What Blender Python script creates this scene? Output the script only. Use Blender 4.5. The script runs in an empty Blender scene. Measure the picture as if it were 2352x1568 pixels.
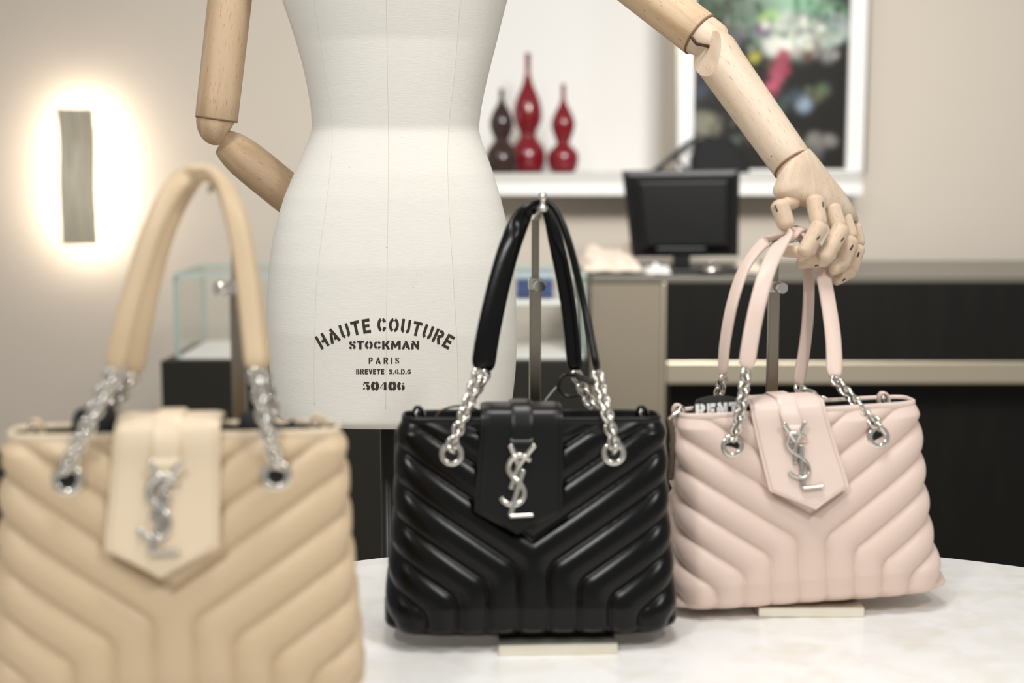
import bpy, bmesh, math, random
import numpy as np
from mathutils import Vector, Matrix

random.seed(4)
rng = np.random.default_rng(4)
sc = bpy.context.scene
COL = sc.collection

# ------------------------------------------------------------------ camera
EYE = np.array([0.0, 0.0, 1.30])
F = 50.0 / 36.0 * 2352
PITCH = math.atan((784 - 370) / F)
cam_d = bpy.data.cameras.new('camera')
cam = bpy.data.objects.new('camera', cam_d)
COL.objects.link(cam)
cam.location = EYE
cam.rotation_euler = (math.pi / 2 - PITCH, 0, 0)
cam_d.lens = 50.0
cam_d.sensor_width = 36.0
cam_d.clip_start = 0.02
cam_d.dof.use_dof = True
cam_d.dof.focus_distance = 1.90
cam_d.dof.aperture_fstop = 2.5
sc.camera = cam

# ------------------------------------------------------------------ world, lights, exposure
world = bpy.data.worlds.new('shop_ambient')
sc.world = world
world.use_nodes = True
bg = world.node_tree.nodes['Background']
bg.inputs[0].default_value = (1.0, 0.99, 0.972, 1)
bg.inputs[1].default_value = 0.42
vs = sc.view_settings
vs.view_transform = 'Standard'
vs.look = 'None'
vs.exposure = 0.0
vs.gamma = 1.0
vs.use_curve_mapping = False


def area(name, loc, target, size, power, color=(1, 0.987, 0.96), spread=180):
    l = bpy.data.lights.new(name, 'AREA')
    l.shape = 'DISK'
    l.size = size
    l.energy = power
    l.color = color
    l.spread = math.radians(spread)
    o = bpy.data.objects.new(name, l)
    COL.objects.link(o)
    o.location = loc
    d = Vector(target) - Vector(loc)
    o.rotation_euler = d.to_track_quat('-Z', 'Y').to_euler()
    return o


area('ceiling_spot_front', (-0.85, -0.1, 2.9), (-0.1, 1.6, 0.85), 0.25, 19)
area('ceiling_spot_right', (1.15, 0.1, 2.9), (0.3, 1.65, 0.85), 0.25, 15)
area('ceiling_panel_table', (0.10, 1.35, 3.0), (0.10, 1.40, 0.8), 0.70, 24)
area('track_spot_niche', (0.80, 1.30, 2.60), (0.50, 4.7, 1.10), 0.6, 15, spread=75)  # added fill, placed low to reach the wall under the ledge
area('ceiling_light_counter', (2.0, 2.0, 3.0), (1.9, 4.6, 0.9), 0.5, 3.5, spread=110)  # added fill to brighten the wall behind the counter
area('ceiling_light_left', (-1.2, 2.0, 3.0), (-1.0, 4.6, 0.5), 0.5, 4.0, spread=110)  # added fill to brighten the left wall, no known fixture


# ------------------------------------------------------------------ pixel -> world
def ray(px, py):
    f = np.array([0, math.cos(PITCH), -math.sin(PITCH)])
    u = np.array([0, math.sin(PITCH), math.cos(PITCH)])
    return f * F + np.array([1.0, 0, 0]) * (px - 1176) + u * (784 - py)


def P(px, py, Y):
    d = ray(px, py)
    return EYE + d * (Y / d[1])


# ------------------------------------------------------------------ materials
def lin(c):
    return tuple(((v / 255) / 12.92 if v / 255 <= 0.04045 else ((v / 255 + 0.055) / 1.055) ** 2.4) for v in c)


def mat(name, rgb, rough=0.5, metal=0.0, spec=0.5, srgb=True):
    m = bpy.data.materials.new(name)
    m.use_nodes = True
    b = m.node_tree.nodes['Principled BSDF']
    c = lin(rgb) if srgb else rgb
    b.inputs['Base Color'].default_value = (*c, 1)
    b.inputs['Roughness'].default_value = rough
    b.inputs['Metallic'].default_value = metal
    b.inputs['Specular IOR Level'].default_value = spec
    return m


def nd(m, t, **kw):
    n = m.node_tree.nodes.new(t)
    for k, v in kw.items():
        setattr(n, k, v)
    return n


def lk(m, a, b):
    m.node_tree.links.new(a, b)


def bsdf(m):
    return m.node_tree.nodes['Principled BSDF']


def noise_tint(m, scale, lo, hi, mapping=(1, 1, 1), detail=4, rng_=(0.3, 0.7)):
    tc = nd(m, 'ShaderNodeTexCoord')
    mp = nd(m, 'ShaderNodeMapping')
    mp.inputs['Scale'].default_value = mapping
    nz = nd(m, 'ShaderNodeTexNoise')
    nz.inputs['Scale'].default_value = scale
    nz.inputs['Detail'].default_value = detail
    rp = nd(m, 'ShaderNodeValToRGB')
    rp.color_ramp.elements[0].position = rng_[0]
    rp.color_ramp.elements[1].position = rng_[1]
    rp.color_ramp.elements[0].color = (*lin(lo), 1)
    rp.color_ramp.elements[1].color = (*lin(hi), 1)
    lk(m, tc.outputs['Object'], mp.inputs[0])
    lk(m, mp.outputs[0], nz.inputs[0])
    lk(m, nz.outputs[0], rp.inputs[0])
    lk(m, rp.outputs[0], bsdf(m).inputs['Base Color'])
    return tc, rp


def noise_bump(m, scale, strength, dist=0.001, mapping=(1, 1, 1), detail=3):
    tc = nd(m, 'ShaderNodeTexCoord')
    mp = nd(m, 'ShaderNodeMapping')
    mp.inputs['Scale'].default_value = mapping
    nz = nd(m, 'ShaderNodeTexNoise')
    nz.inputs['Scale'].default_value = scale
    nz.inputs['Detail'].default_value = detail
    bp = nd(m, 'ShaderNodeBump')
    bp.inputs['Strength'].default_value = strength
    bp.inputs['Distance'].default_value = dist
    lk(m, tc.outputs['Object'], mp.inputs[0])
    lk(m, mp.outputs[0], nz.inputs[0])
    lk(m, nz.outputs[0], bp.inputs['Height'])
    lk(m, bp.outputs[0], bsdf(m).inputs['Normal'])


def leather(name, rgb, rough, spec=0.5):
    m = mat(name, rgb, rough, 0, spec)
    noise_bump(m, 900, 0.12, 0.0006)
    return m


M = {}
M['wall'] = mat('wall_paint', (209, 198, 184), 0.85)
noise_bump(M['wall'], 300, 0.05)
M['niche'] = mat('niche_paint', (236, 234, 230), 0.8)
M['floor'] = mat('floor_stone', (150, 140, 126), 0.4)
noise_tint(M['floor'], 3, (140, 130, 116), (165, 155, 142))
M['ledge_top'] = mat('ledge_grey_lacquer', (196, 194, 188), 0.35)
M['white'] = mat('white_lacquer', (240, 238, 234), 0.35)
M['dark'] = mat('dark_lacquer', (33, 31, 28), 0.42)
noise_tint(M['dark'], 3, (20, 19, 17), (25, 24, 21), (8, 8, 1))
bsdf(M['dark']).inputs['Specular IOR Level'].default_value = 0.2
M['dark_plinth'] = mat('dark_plinth_lacquer', (38, 36, 30), 0.5, 0, 0.25)
M['greige'] = mat('greige_panel', (140, 130, 113), 0.45, 0.25)
M['worktop'] = mat('grey_worktop', (104, 99, 88), 0.3)
M['champagne'] = mat('champagne_metal', (205, 194, 172), 0.38, 0.85)
noise_bump(M['champagne'], 60, 0.1, 0.0005, (1, 1, 40))
M['black_plastic'] = mat('black_plastic', (13, 13, 13), 0.38, 0, 0.3)
M['screen'] = mat('dark_panel', (7, 7, 7), 0.25)
M['chrome'] = mat('polished_steel', (214, 210, 202), 0.16, 1.0)
M['brushed'] = mat('brushed_steel', (150, 142, 128), 0.30, 1.0)
noise_bump(M['brushed'], 90, 0.12, 0.0004, (1, 1, 30))
M['plate_edge'] = mat('satin_steel_plate', (226, 220, 206), 0.32, 0.9)
M['black_leather'] = leather('black_leather', (4, 4, 4), 0.23, 0.27)
M['black_flap'] = leather('black_smooth_leather', (12, 12, 12), 0.33, 0.34)
M['beige_leather'] = leather('beige_leather', (205, 181, 148), 0.40, 0.4)
M['pink_leather'] = leather('pink_leather', (220, 197, 184), 0.40, 0.4)
M['beige_flap'] = leather('beige_smooth_leather', (223, 204, 176), 0.36, 0.45)  # lighter than the body leather to imitate light caught by the flap
M['pink_flap'] = leather('pink_smooth_leather', (227, 206, 194), 0.36, 0.45)
M['pink_edge'] = mat('pink_edge_paint', (186, 140, 124), 0.5)
M['black_cloth'] = mat('black_cloth', (14, 14, 15), 0.8)
M['hole'] = mat('dark_hole', (8, 7, 6), 0.6)
M['white_print'] = mat('white_print', (245, 244, 242), 0.6)
M['ink'] = mat('stencil_ink', (50, 44, 34), 0.75)
noise_tint(M['ink'], 90, (40, 34, 26), (66, 58, 46))
M['cable'] = mat('dark_cable', (92, 80, 64), 0.5)
M['black_cable'] = mat('black_lanyard', (16, 16, 16), 0.3)
M['blue'] = mat('blue_leather', (62, 84, 140), 0.45)
noise_tint(M['blue'], 25, (38, 52, 94), (62, 80, 126))
M['pale_blue'] = mat('pale_blue_lid', (150, 172, 205), 0.5)  # painted colour of the reflection on the showcase's glass lid
M['tissue'] = mat('tissue_paper', (238, 222, 204), 0.8)
M['brown_vase'] = mat('brown_glass', (54, 36, 32), 0.12)
M['red_vase'] = mat('red_glass', (120, 8, 24), 0.2)
bsdf(M['red_vase']).inputs['Coat Weight'].default_value = 0.4
M['pole'] = mat('black_pole', (16, 15, 14), 0.35)
M['led'] = mat('led_strip', (255, 236, 208), 0.5)
b_ = bsdf(M['led'])
b_.inputs['Emission Color'].default_value = (1.0, 0.92, 0.80, 1)
b_.inputs['Emission Strength'].default_value = 85.0


def make_fabric():
    m = mat('cream_canvas', (239, 236, 227), 0.9, 0, 0.2)
    tc = nd(m, 'ShaderNodeTexCoord')
    mp = nd(m, 'ShaderNodeMapping')
    mp.inputs['Scale'].default_value = (110, 110, 900)
    nz = nd(m, 'ShaderNodeTexNoise')
    nz.inputs['Scale'].default_value = 1.0
    nz.inputs['Detail'].default_value = 5
    bp = nd(m, 'ShaderNodeBump')
    bp.inputs['Strength'].default_value = 0.28
    bp.inputs['Distance'].default_value = 0.0008
    lk(m, tc.outputs['Object'], mp.inputs[0])
    lk(m, mp.outputs[0], nz.inputs[0])
    lk(m, nz.outputs[0], bp.inputs['Height'])
    lk(m, bp.outputs[0], bsdf(m).inputs['Normal'])
    # tiny specks in the weave
    vz = nd(m, 'ShaderNodeTexNoise')
    vz.inputs['Scale'].default_value = 160
    vz.inputs['Detail'].default_value = 1
    rp = nd(m, 'ShaderNodeValToRGB')
    rp.color_ramp.elements[0].position = 0.77
    rp.color_ramp.elements[1].position = 0.84
    rp.color_ramp.elements[0].color = (*lin((239, 236, 227)), 1)
    rp.color_ramp.elements[1].color = (*lin((205, 196, 176)), 1)
    lk(m, tc.outputs['Object'], vz.inputs[0])
    lk(m, vz.outputs[0], rp.inputs[0])
    lk(m, rp.outputs[0], bsdf(m).inputs['Base Color'])
    return m


M['fabric'] = make_fabric()
M['seam'] = mat('canvas_seam', (222, 212, 194), 0.9)


def make_wood(name, lo, hi, fleck):
    m = mat(name, hi, 0.48, 0, 0.35)
    tc = nd(m, 'ShaderNodeTexCoord')
    mp = nd(m, 'ShaderNodeMapping')
    mp.inputs['Scale'].default_value = (55, 55, 3.0)
    nz = nd(m, 'ShaderNodeTexNoise')
    nz.inputs['Scale'].default_value = 1.0
    nz.inputs['Detail'].default_value = 3
    nz.inputs['Distortion'].default_value = 0.6
    rp = nd(m, 'ShaderNodeValToRGB')
    rp.color_ramp.elements[0].position = 0.34
    rp.color_ramp.elements[1].position = 0.64
    rp.color_ramp.elements[0].color = (*lin(lo), 1)
    rp.color_ramp.elements[1].color = (*lin(hi), 1)
    mp2 = nd(m, 'ShaderNodeMapping')
    mp2.inputs['Scale'].default_value = (800, 800, 80)
    nf = nd(m, 'ShaderNodeTexNoise')
    nf.inputs['Scale'].default_value = 1.0
    nf.inputs['Detail'].default_value = 1
    r2 = nd(m, 'ShaderNodeValToRGB')
    r2.color_ramp.elements[0].position = 0.64
    r2.color_ramp.elements[1].position = 0.80
    mx = nd(m, 'ShaderNodeMix', data_type='RGBA')
    mx.inputs['B'].default_value = (*lin(fleck), 1)
    lk(m, tc.outputs['Object'], mp.inputs[0])
    lk(m, tc.outputs['Object'], mp2.inputs[0])
    lk(m, mp.outputs[0], nz.inputs[0])
    lk(m, mp2.outputs[0], nf.inputs[0])
    lk(m, nz.outputs[0], rp.inputs[0])
    lk(m, nf.outputs[0], r2.inputs[0])
    lk(m, r2.outputs[0], mx.inputs['Factor'])
    lk(m, rp.outputs[0], mx.inputs['A'])
    lk(m, mx.outputs['Result'], bsdf(m).inputs['Base Color'])
    return m


M['beech'] = make_wood('beech_wood', (194, 163, 127), (214, 187, 155), (146, 110, 78))  # darkened to put the shade on the left arm into the wood colour
M['beech_pale'] = make_wood('pale_beech_wood', (210, 185, 158), (223, 203, 181), (160, 124, 95))
M['wood_groove'] = mat('wood_groove', (128, 98, 72), 0.8)
M['wood_slot'] = mat('wood_slot_shadow', (70, 48, 32), 0.8)


def make_table():
    m = mat('white_stone_mosaic', (240, 238, 232), 0.28, 0, 0.4)
    tc = nd(m, 'ShaderNodeTexCoord')
    br = nd(m, 'ShaderNodeTexBrick')
    br.inputs['Scale'].default_value = 9.0
    br.inputs['Mortar Size'].default_value = 0.0
    br.inputs['Color1'].default_value = (*lin((253, 252, 250)), 1)
    br.inputs['Color2'].default_value = (*lin((247, 244, 237)), 1)
    br.inputs['Bias'].default_value = -0.35
    nz = nd(m, 'ShaderNodeTexNoise')
    nz.inputs['Scale'].default_value = 16
    nz.inputs['Detail'].default_value = 5
    nz.inputs['Distortion'].default_value = 1.2
    rp = nd(m, 'ShaderNodeValToRGB')
    rp.color_ramp.elements[0].position = 0.30
    rp.color_ramp.elements[1].position = 0.55
    rp.color_ramp.elements[0].color = (*lin((242, 238, 230)), 1)
    rp.color_ramp.elements[1].color = (1, 1, 1, 1)
    mx = nd(m, 'ShaderNodeMix', data_type='RGBA', blend_type='MULTIPLY')
    mx.inputs['Factor'].default_value = 0.7
    lk(m, tc.outputs['Object'], br.inputs[0])
    lk(m, tc.outputs['Object'], nz.inputs[0])
    lk(m, nz.outputs[0], rp.inputs[0])
    lk(m, br.outputs[0], mx.inputs['A'])
    lk(m, rp.outputs[0], mx.inputs['B'])
    lk(m, mx.outputs['Result'], bsdf(m).inputs['Base Color'])
    return m


M['table'] = make_table()


def make_glass():
    m = bpy.data.materials.new('clear_glass')
    m.use_nodes = True
    nt = m.node_tree
    nt.nodes.clear()
    out = nt.nodes.new('ShaderNodeOutputMaterial')
    mix = nt.nodes.new('ShaderNodeMixShader')
    lw = nt.nodes.new('ShaderNodeLayerWeight')
    lw.inputs[0].default_value = 0.5
    pw = nt.nodes.new('ShaderNodeMath')
    pw.operation = 'POWER'
    pw.inputs[1].default_value = 4.0
    fr = nt.nodes.new('ShaderNodeMath')
    fr.operation = 'MULTIPLY_ADD'
    fr.inputs[1].default_value = 0.4
    fr.inputs[2].default_value = 0.02
    nt.links.new(lw.outputs['Facing'], pw.inputs[0])
    nt.links.new(pw.outputs[0], fr.inputs[0])
    tr = nt.nodes.new('ShaderNodeBsdfTransparent')
    tr.inputs[0].default_value = (0.985, 0.992, 0.988, 1)
    gl = nt.nodes.new('ShaderNodeBsdfGlossy')
    gl.inputs['Roughness'].default_value = 0.03
    nt.links.new(fr.outputs[0], mix.inputs[0])
    nt.links.new(tr.outputs[0], mix.inputs[1])
    nt.links.new(gl.outputs[0], mix.inputs[2])
    nt.links.new(mix.outputs[0], out.inputs[0])
    return m


M['glass'] = make_glass()
M['glass_edge'] = mat('green_glass_edge', (178, 196, 188), 0.25)


# ------------------------------------------------------------------ object helpers
ORI = {}


def tag(o, label, cat, group=None):
    o['label'] = label
    o['category'] = cat
    if group:
        o['group'] = group
    return o


def empty(name, loc, label, cat, group=None):
    o = bpy.data.objects.new(name, None)
    COL.objects.link(o)
    o.empty_display_size = 0.05
    o.location = loc
    ORI[o] = np.array(loc, float)
    return tag(o, label, cat, group)


def put(name, me, parent=None, origin=None, mtx=None):
    """link a mesh; mtx = world placement (for meshes in local space)"""
    o = bpy.data.objects.new(name, me)
    COL.objects.link(o)
    if parent is not None:
        o.parent = parent
    po = ORI[parent] if parent is not None else np.zeros(3)
    if mtx is not None:
        w = Matrix(mtx)
        # parents are never rotated except lathe parts; use the parent's stored world matrix
        pw = WM.get(parent, Matrix.Translation(Vector(po)))
        o.matrix_local = pw.inverted() @ w
        ORI[o] = np.array(w.translation)
        WM[o] = w
    else:
        org = np.array(origin) if origin is not None else po
        w = Matrix.Translation(Vector(org))
        pw = WM.get(parent, Matrix.Translation(Vector(po)))
        o.matrix_local = pw.inverted() @ w
        ORI[o] = org
        WM[o] = w
    return o


WM = {}


def raw(name, verts, faces, material, smooth=True, mats=None, fmat=None):
    me = bpy.data.meshes.new(name)
    me.from_pydata([tuple(map(float, v)) for v in verts], [], [tuple(map(int, f)) for f in faces])
    for m in (mats or [material]):
        me.materials.append(m)
    if smooth:
        me.polygons.foreach_set('use_smooth', [True] * len(me.polygons))
    if fmat is not None:
        me.polygons.foreach_set('material_index', [int(i) for i in fmat])
    me.update()
    return me


def mesh(name, verts, faces, material, parent=None, smooth=True, origin=None, mats=None, fmat=None):
    """verts in world space"""
    v = np.array(verts, float)
    org = np.array(origin) if origin is not None else (ORI[parent] if parent is not None else v.mean(0))
    me = raw(name, v - org, faces, material, smooth, mats, fmat)
    return put(name, me, parent, org)


def fix_normals(me):
    bm = bmesh.new()
    bm.from_mesh(me)
    bmesh.ops.recalc_face_normals(bm, faces=bm.faces)
    bm.to_mesh(me)
    bm.free()


def box(name, lo, hi, material, parent=None, bevel=0.0, origin=None, rotz=0, seg=2, cz=None):
    lo = np.array(lo, float)
    hi = np.array(hi, float)
    c = (lo + hi) / 2
    bm = bmesh.new()
    bmesh.ops.create_cube(bm, size=1.0)
    for v in bm.verts:
        v.co = Vector((np.array(v.co) * (hi - lo)))
    if bevel:
        bmesh.ops.bevel(bm, geom=list(bm.edges), offset=bevel, segments=seg, affect='EDGES', profile=0.5)
    org = np.array(origin) if origin is not None else (ORI[parent] if parent is not None else np.array([c[0], c[1], lo[2]]))
    R = Matrix.Rotation(rotz, 3, 'Z')
    for v in bm.verts:
        v.co = R @ v.co + Vector(c - org)
    me = bpy.data.meshes.new(name)
    bm.to_mesh(me)
    bm.free()
    me.materials.append(material)
    return put(name, me, parent, org)


def catmull(pts, n):
    pts = np.array(pts, float)
    k = len(pts)
    ext = np.vstack([2 * pts[0] - pts[1], pts, 2 * pts[-1] - pts[-2]])
    t = np.linspace(0, k - 1, n)
    out = []
    for x in t:
        i = min(int(x), k - 2)
        u = x - i
        p0, p1, p2, p3 = ext[i], ext[i + 1], ext[i + 2], ext[i + 3]
        out.append(0.5 * ((2 * p1) + (-p0 + p2) * u + (2 * p0 - 5 * p1 + 4 * p2 - p3) * u * u + (-p0 + 3 * p1 - 3 * p2 + p3) * u ** 3))
    return np.array(out)


def nrm(v):
    return v / (np.linalg.norm(v) + 1e-12)


def sweep(path, prof, wide=None, scale=None, caps=True, closed=False):
    """profile (k,2) swept on path; wide[i] = direction of profile x axis"""
    path = np.array(path, float)
    n = len(path)
    prof = np.array(prof, float)
    k = len(prof)
    V = []
    prev = None
    for i in range(n):
        if closed:
            t = nrm(path[(i + 1) % n] - path[i - 1])
        else:
            t = nrm(path[min(i + 1, n - 1)] - path[max(i - 1, 0)])
        if wide is not None:
            w = np.array(wide[i] if np.ndim(wide) == 2 else wide, float)
        elif prev is not None:
            w = prev
        else:
            w = np.array([1.0, 0, 0]) if abs(t[0]) < 0.8 else np.array([0, 1.0, 0])
        w = nrm(w - t * np.dot(w, t))
        prev = w
        b = np.cross(t, w)
        s = 1.0 if scale is None else scale[i]
        for a in prof:
            V.append(path[i] + (w * a[0] + b * a[1]) * s)
    Fc = []
    m = n if closed else n - 1
    for i in range(m):
        j = (i + 1) % n
        for q in range(k):
            r = (q + 1) % k
            Fc.append((i * k + q, i * k + r, j * k + r, j * k + q))
    if caps and not closed:
        Fc.append(tuple(range(k))[::-1])
        Fc.append(tuple((n - 1) * k + q for q in range(k)))
    return np.array(V), Fc


def oval(rx, ry, k=12, p=2.0):
    a = np.linspace(0, 2 * math.pi, k, endpoint=False)
    return np.stack([rx * np.sign(np.cos(a)) * np.abs(np.cos(a)) ** (2 / p), ry * np.sign(np.sin(a)) * np.abs(np.sin(a)) ** (2 / p)], 1)


def tube(name, pts, r, material, parent=None, k=8, n=None, wide=None, ry=None, scale=None):
    path = catmull(pts, n) if n else np.array(pts, float)
    V, Fc = sweep(path, oval(r, ry or r, k), wide, scale)
    return mesh(name, V, Fc, material, parent)


def lathe_mesh(name, prof, material, n=40, smooth=True):
    """prof list of (z, r) ; local axis z"""
    V, Fc = [], []
    for z, r in prof:
        for i in range(n):
            a = 2 * math.pi * i / n
            V.append((r * math.cos(a), r * math.sin(a), z))
    for j in range(len(prof) - 1):
        for i in range(n):
            q = (i + 1) % n
            Fc.append((j * n + i, j * n + q, (j + 1) * n + q, (j + 1) * n + i))
    Fc.append(tuple(range(n))[::-1])
    Fc.append(tuple((len(prof) - 1) * n + i for i in range(n)))
    return raw(name, V, Fc, material, smooth)


def axis_mtx(A, B, roll=0.0):
    A = np.array(A, float)
    z = nrm(np.array(B, float) - A)
    x = np.array([0, -1.0, 0])
    if abs(np.dot(x, z)) > 0.95:
        x = np.array([1.0, 0, 0])
    x = nrm(x - z * np.dot(x, z))
    y = np.cross(z, x)
    m = Matrix(((x[0], y[0], z[0], A[0]), (x[1], y[1], z[1], A[1]), (x[2], y[2], z[2], A[2]), (0, 0, 0, 1)))
    return m @ Matrix.Rotation(roll, 4, 'Z')


def sharp(o, ang=40):
    me = o.data
    me.polygons.foreach_set('use_smooth', [True] * len(me.polygons))
    bm = bmesh.new()
    bm.from_mesh(me)
    for e in bm.edges:
        if len(e.link_faces) == 2 and e.calc_face_angle(0) > math.radians(ang):
            e.smooth = False
    bm.to_mesh(me)
    bm.free()


def rod(name, A, B, rA, rB, material, parent, n=32, e=0.002, roundA=None, roundB=None):
    L = float(np.linalg.norm(np.array(B) - np.array(A)))
    prof = []
    if roundA:
        for t in np.linspace(0, math.pi / 2, 9):
            prof.append((roundA * (1 - math.cos(t)), max(rA * math.sin(t), 1e-4)))
    else:
        prof += [(0, rA - e), (e * 0.4, rA - e * 0.3), (e, rA)]
    s0, s1 = (roundA or e) / L, 1 - (roundB or e) / L
    for u in np.linspace(s0, s1, 11)[1:-1]:
        prof.append((L * u, rA + (rB - rA) * u))
    if roundB:
        for t in np.linspace(math.pi / 2, 0, 9):
            prof.append((L - roundB * (1 - math.cos(t)) if False else L - roundB + roundB * math.cos(t), max(rB * math.sin(t), 1e-4)))
    else:
        prof += [(L - e, rB), (L - e * 0.4, rB - e * 0.3), (L, rB - e)]
    prof = sorted(prof, key=lambda q: q[0]) if not (roundA or roundB) else prof
    me = lathe_mesh(name, prof, material, n)
    o = put(name, me, parent, mtx=axis_mtx(A, B))
    sharp(o, 38)
    return o


def torus_me(name, R, r, material, n=20, k=8, sx=1.0, flat=1.0):
    V, Fc = [], []
    for i in range(n):
        a = 2 * math.pi * i / n
        for j in range(k):
            b = 2 * math.pi * j / k
            V.append(((R + r * math.cos(b)) * math.cos(a), (R + r * math.cos(b)) * math.sin(a) * sx, r * flat * math.sin(b)))
    for i in range(n):
        for j in range(k):
            Fc.append((i * k + j, ((i + 1) % n) * k + j, ((i + 1) % n) * k + (j + 1) % k, i * k + (j + 1) % k))
    return raw(name, V, Fc, material)


# ------------------------------------------------------------------ structure
def struct(o):
    o['kind'] = 'structure'
    return o


WY = 4.60
struct(box('floor', (-3.2, -1.2, -0.1), (3.4, 5.6, 0.0), M['floor']))
zl = P(1200, 397, 4.5)[2]            # ledge top
nx0, nx1 = P(840, 300, WY)[0], P(1547, 300, WY)[0]
struct(box('wall_left', (-3.2, WY, 0), (nx0, WY + 0.7, 3.1), M['wall']))
struct(box('wall_right', (nx1, WY, 0), (3.4, WY + 0.7, 3.1), M['wall']))
struct(box('wall_back', (nx0, WY, 0), (nx1, WY + 0.7, zl - 0.05), M['wall']))
struct(box('trim_1', (nx0, WY + 0.35, zl - 0.05), (nx1, WY + 0.7, 3.1), M['niche']))     # niche back panel
lb = P(1200, 420, 4.42)[2]
lc = P(1200, 449, 4.42)[2]
lx1 = P(1982, 440, 4.42)[0]
ledge = struct(box('trim_2', (nx0, 4.43, lb), (nx1 - 0.001, WY + 0.349, zl), M['ledge_top'], bevel=0.002))
struct(box('trim_3', (nx1 - 0.001, 4.43, lb), (lx1, WY - 0.001, zl), M['ledge_top'], bevel=0.002))
struct(box('trim_4', (nx0, 4.415, lc), (lx1, WY - 0.001, lb - 0.0005), M['white'], bevel=0.003))


# ------------------------------------------------------------------ wall sconce
def sconce():
    a = P(132, 250, WY - 0.10)
    b = P(223, 562, WY - 0.10)
    cx = (a[0] + b[0]) / 2
    w = (b[0] - a[0]) / 2 + 0.003
    z0, z1 = b[2], a[2]
    root = empty('wall_sconce', (cx, WY, z0), 'tall ribbed bronze wall sconce glowing on the left wall', 'wall lamp')
    nx, nz = 44, 24
    V, Fc = [], []
    for j in range(nz + 1):
        t = j / nz
        z = z0 + (z1 - z0) * t
        wob = 0.002 * math.sin(t * 9.0)
        bulge = 0.010 * math.sin(math.pi * t * 2.2)
        for i in range(nx + 1):
            s = i / nx * 2 - 1
            V.append((cx + s * w + wob, WY - 0.100 - bulge - 0.0016 * (i % 2), z))
    for j in range(nz):
        for i in range(nx):
            q = j * (nx + 1) + i
            Fc.append((q, q + 1, q + nx + 2, q + nx + 1))
    o = mesh('ribbed_panel', V, Fc, M['bronze'], root, smooth=False)
    sm = o.modifiers.new('solid', 'SOLIDIFY')
    sm.thickness = 0.003
    box('bracket', (cx - 0.025, WY - 0.092, z0 + 0.06), (cx + 0.025, WY, z1 - 0.06), M['bronze'], root, 0.003)
    for s in (-1, 1):
        box('led_strip', (cx + s * 0.032 - 0.004, WY - 0.088, z0 + 0.03), (cx + s * 0.032 + 0.004, WY - 0.080, z1 - 0.03), M['led'], root)
    for zz in (z0 + 0.022, z1 - 0.022):
        box('led_strip', (cx - 0.028, WY - 0.088, zz - 0.004), (cx + 0.028, WY - 0.080, zz + 0.004), M['led'], root)


M['bronze'] = mat('bronze_mesh', (180, 170, 148), 0.55, 0.15)
noise_tint(M['bronze'], 1.0, (176, 168, 148), (226, 218, 198), (160, 20, 6), 2)
sconce()


# ------------------------------------------------------------------ display case
def glass_panel(name, lo, hi, parent, thin):
    """a pane with green ground edges; thin = index of the thin axis"""
    lo, hi = np.array(lo, float), np.array(hi, float)
    V = [(x, y, z) for z in (lo[2], hi[2]) for y in (lo[1], hi[1]) for x in (lo[0], hi[0])]
    Fc = [(0, 2, 3, 1), (4, 5, 7, 6), (0, 1, 5, 4), (2, 6, 7, 3), (0, 4, 6, 2), (1, 3, 7, 5)]
    ax = [2, 2, 1, 1, 0, 0]
    return mesh(name, V, Fc, None, parent, smooth=False, mats=[M['glass'], M['glass_edge']], fmat=[0 if a == thin else 1 for a in ax])


CY0, CY1 = 3.75, 4.10
cx0, cx1 = P(400, 700, CY0)[0], P(1350, 700, CY0)[0]
px0 = P(375, 830, CY0)[0]
ctop = P(600, 628, CY0)[2]
cflo = P(600, 822, CY0)[2]
pl = empty('display_plinth', ((px0 + cx1) / 2, 3.9, 0), 'long dark brown plinth carrying the glass showcase', 'plinth')
pm = (px0 + cx1) / 2
box('front_panel', (px0, CY0 - 0.03, 0.06), (cx1 + 0.002, CY0 - 0.005, cflo - 0.004), M['dark_plinth'], pl, 0.002)
box('carcass', (px0 + 0.002, CY0 - 0.005, 0.0), (cx1, CY1 + 0.02, cflo - 0.012), M['dark_plinth'], pl)
box('top_board', (px0 + 0.004, CY0 - 0.02, cflo - 0.012), (cx1, CY1 + 0.02, cflo - 0.004), M['dark_plinth'], pl)
gc = empty('glass_showcase', ((cx0 + cx1) / 2, 3.9, cflo - 0.004), 'clear glass showcase with pale green edges on the dark plinth', 'display case')
box('case_floor', (cx0 + 0.01, CY0 + 0.01, cflo - 0.004), (cx1 - 0.012, CY1 - 0.01, cflo + 0.004), M['white'], gc)
g = 0.010
glass_panel('glass_pane', (cx0, CY0, cflo - 0.004), (cx1 - 0.004, CY0 + g, ctop - g), gc, 1)
glass_panel('glass_pane', (cx0, CY1 - g, cflo - 0.004), (cx1 - 0.004, CY1, ctop - g), gc, 1)
glass_panel('glass_pane', (cx0, CY0 + g, cflo - 0.004), (cx0 + g, CY1 - g, ctop - g), gc, 0)
glass_panel('glass_pane', (cx1 - 0.004 - g, CY0 + g, cflo - 0.004), (cx1 - 0.004, CY1 - g, ctop - g), gc, 0)
glass_panel('glass_lid', (cx0, CY0, ctop - g), (cx1 - 0.004, CY1, ctop), gc, 2)
sx0 = P(1120, 690, CY0)[0]
zs = P(1230, 690, 3.80)[2]
shelf_riser = empty('display_riser', (sx0 + 0.1, 3.92, cflo + 0.004), 'white display riser inside the glass showcase', 'riser')
box('riser_top', (sx0, 3.80, zs - 0.012), (cx1 - 0.03, 4.06, zs), M['white'], shelf_riser, 0.002)
box('riser_leg', (sx0, 3.81, cflo + 0.004), (sx0 + 0.012, 4.05, zs - 0.012), M['white'], shelf_riser, 0.001)
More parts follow.
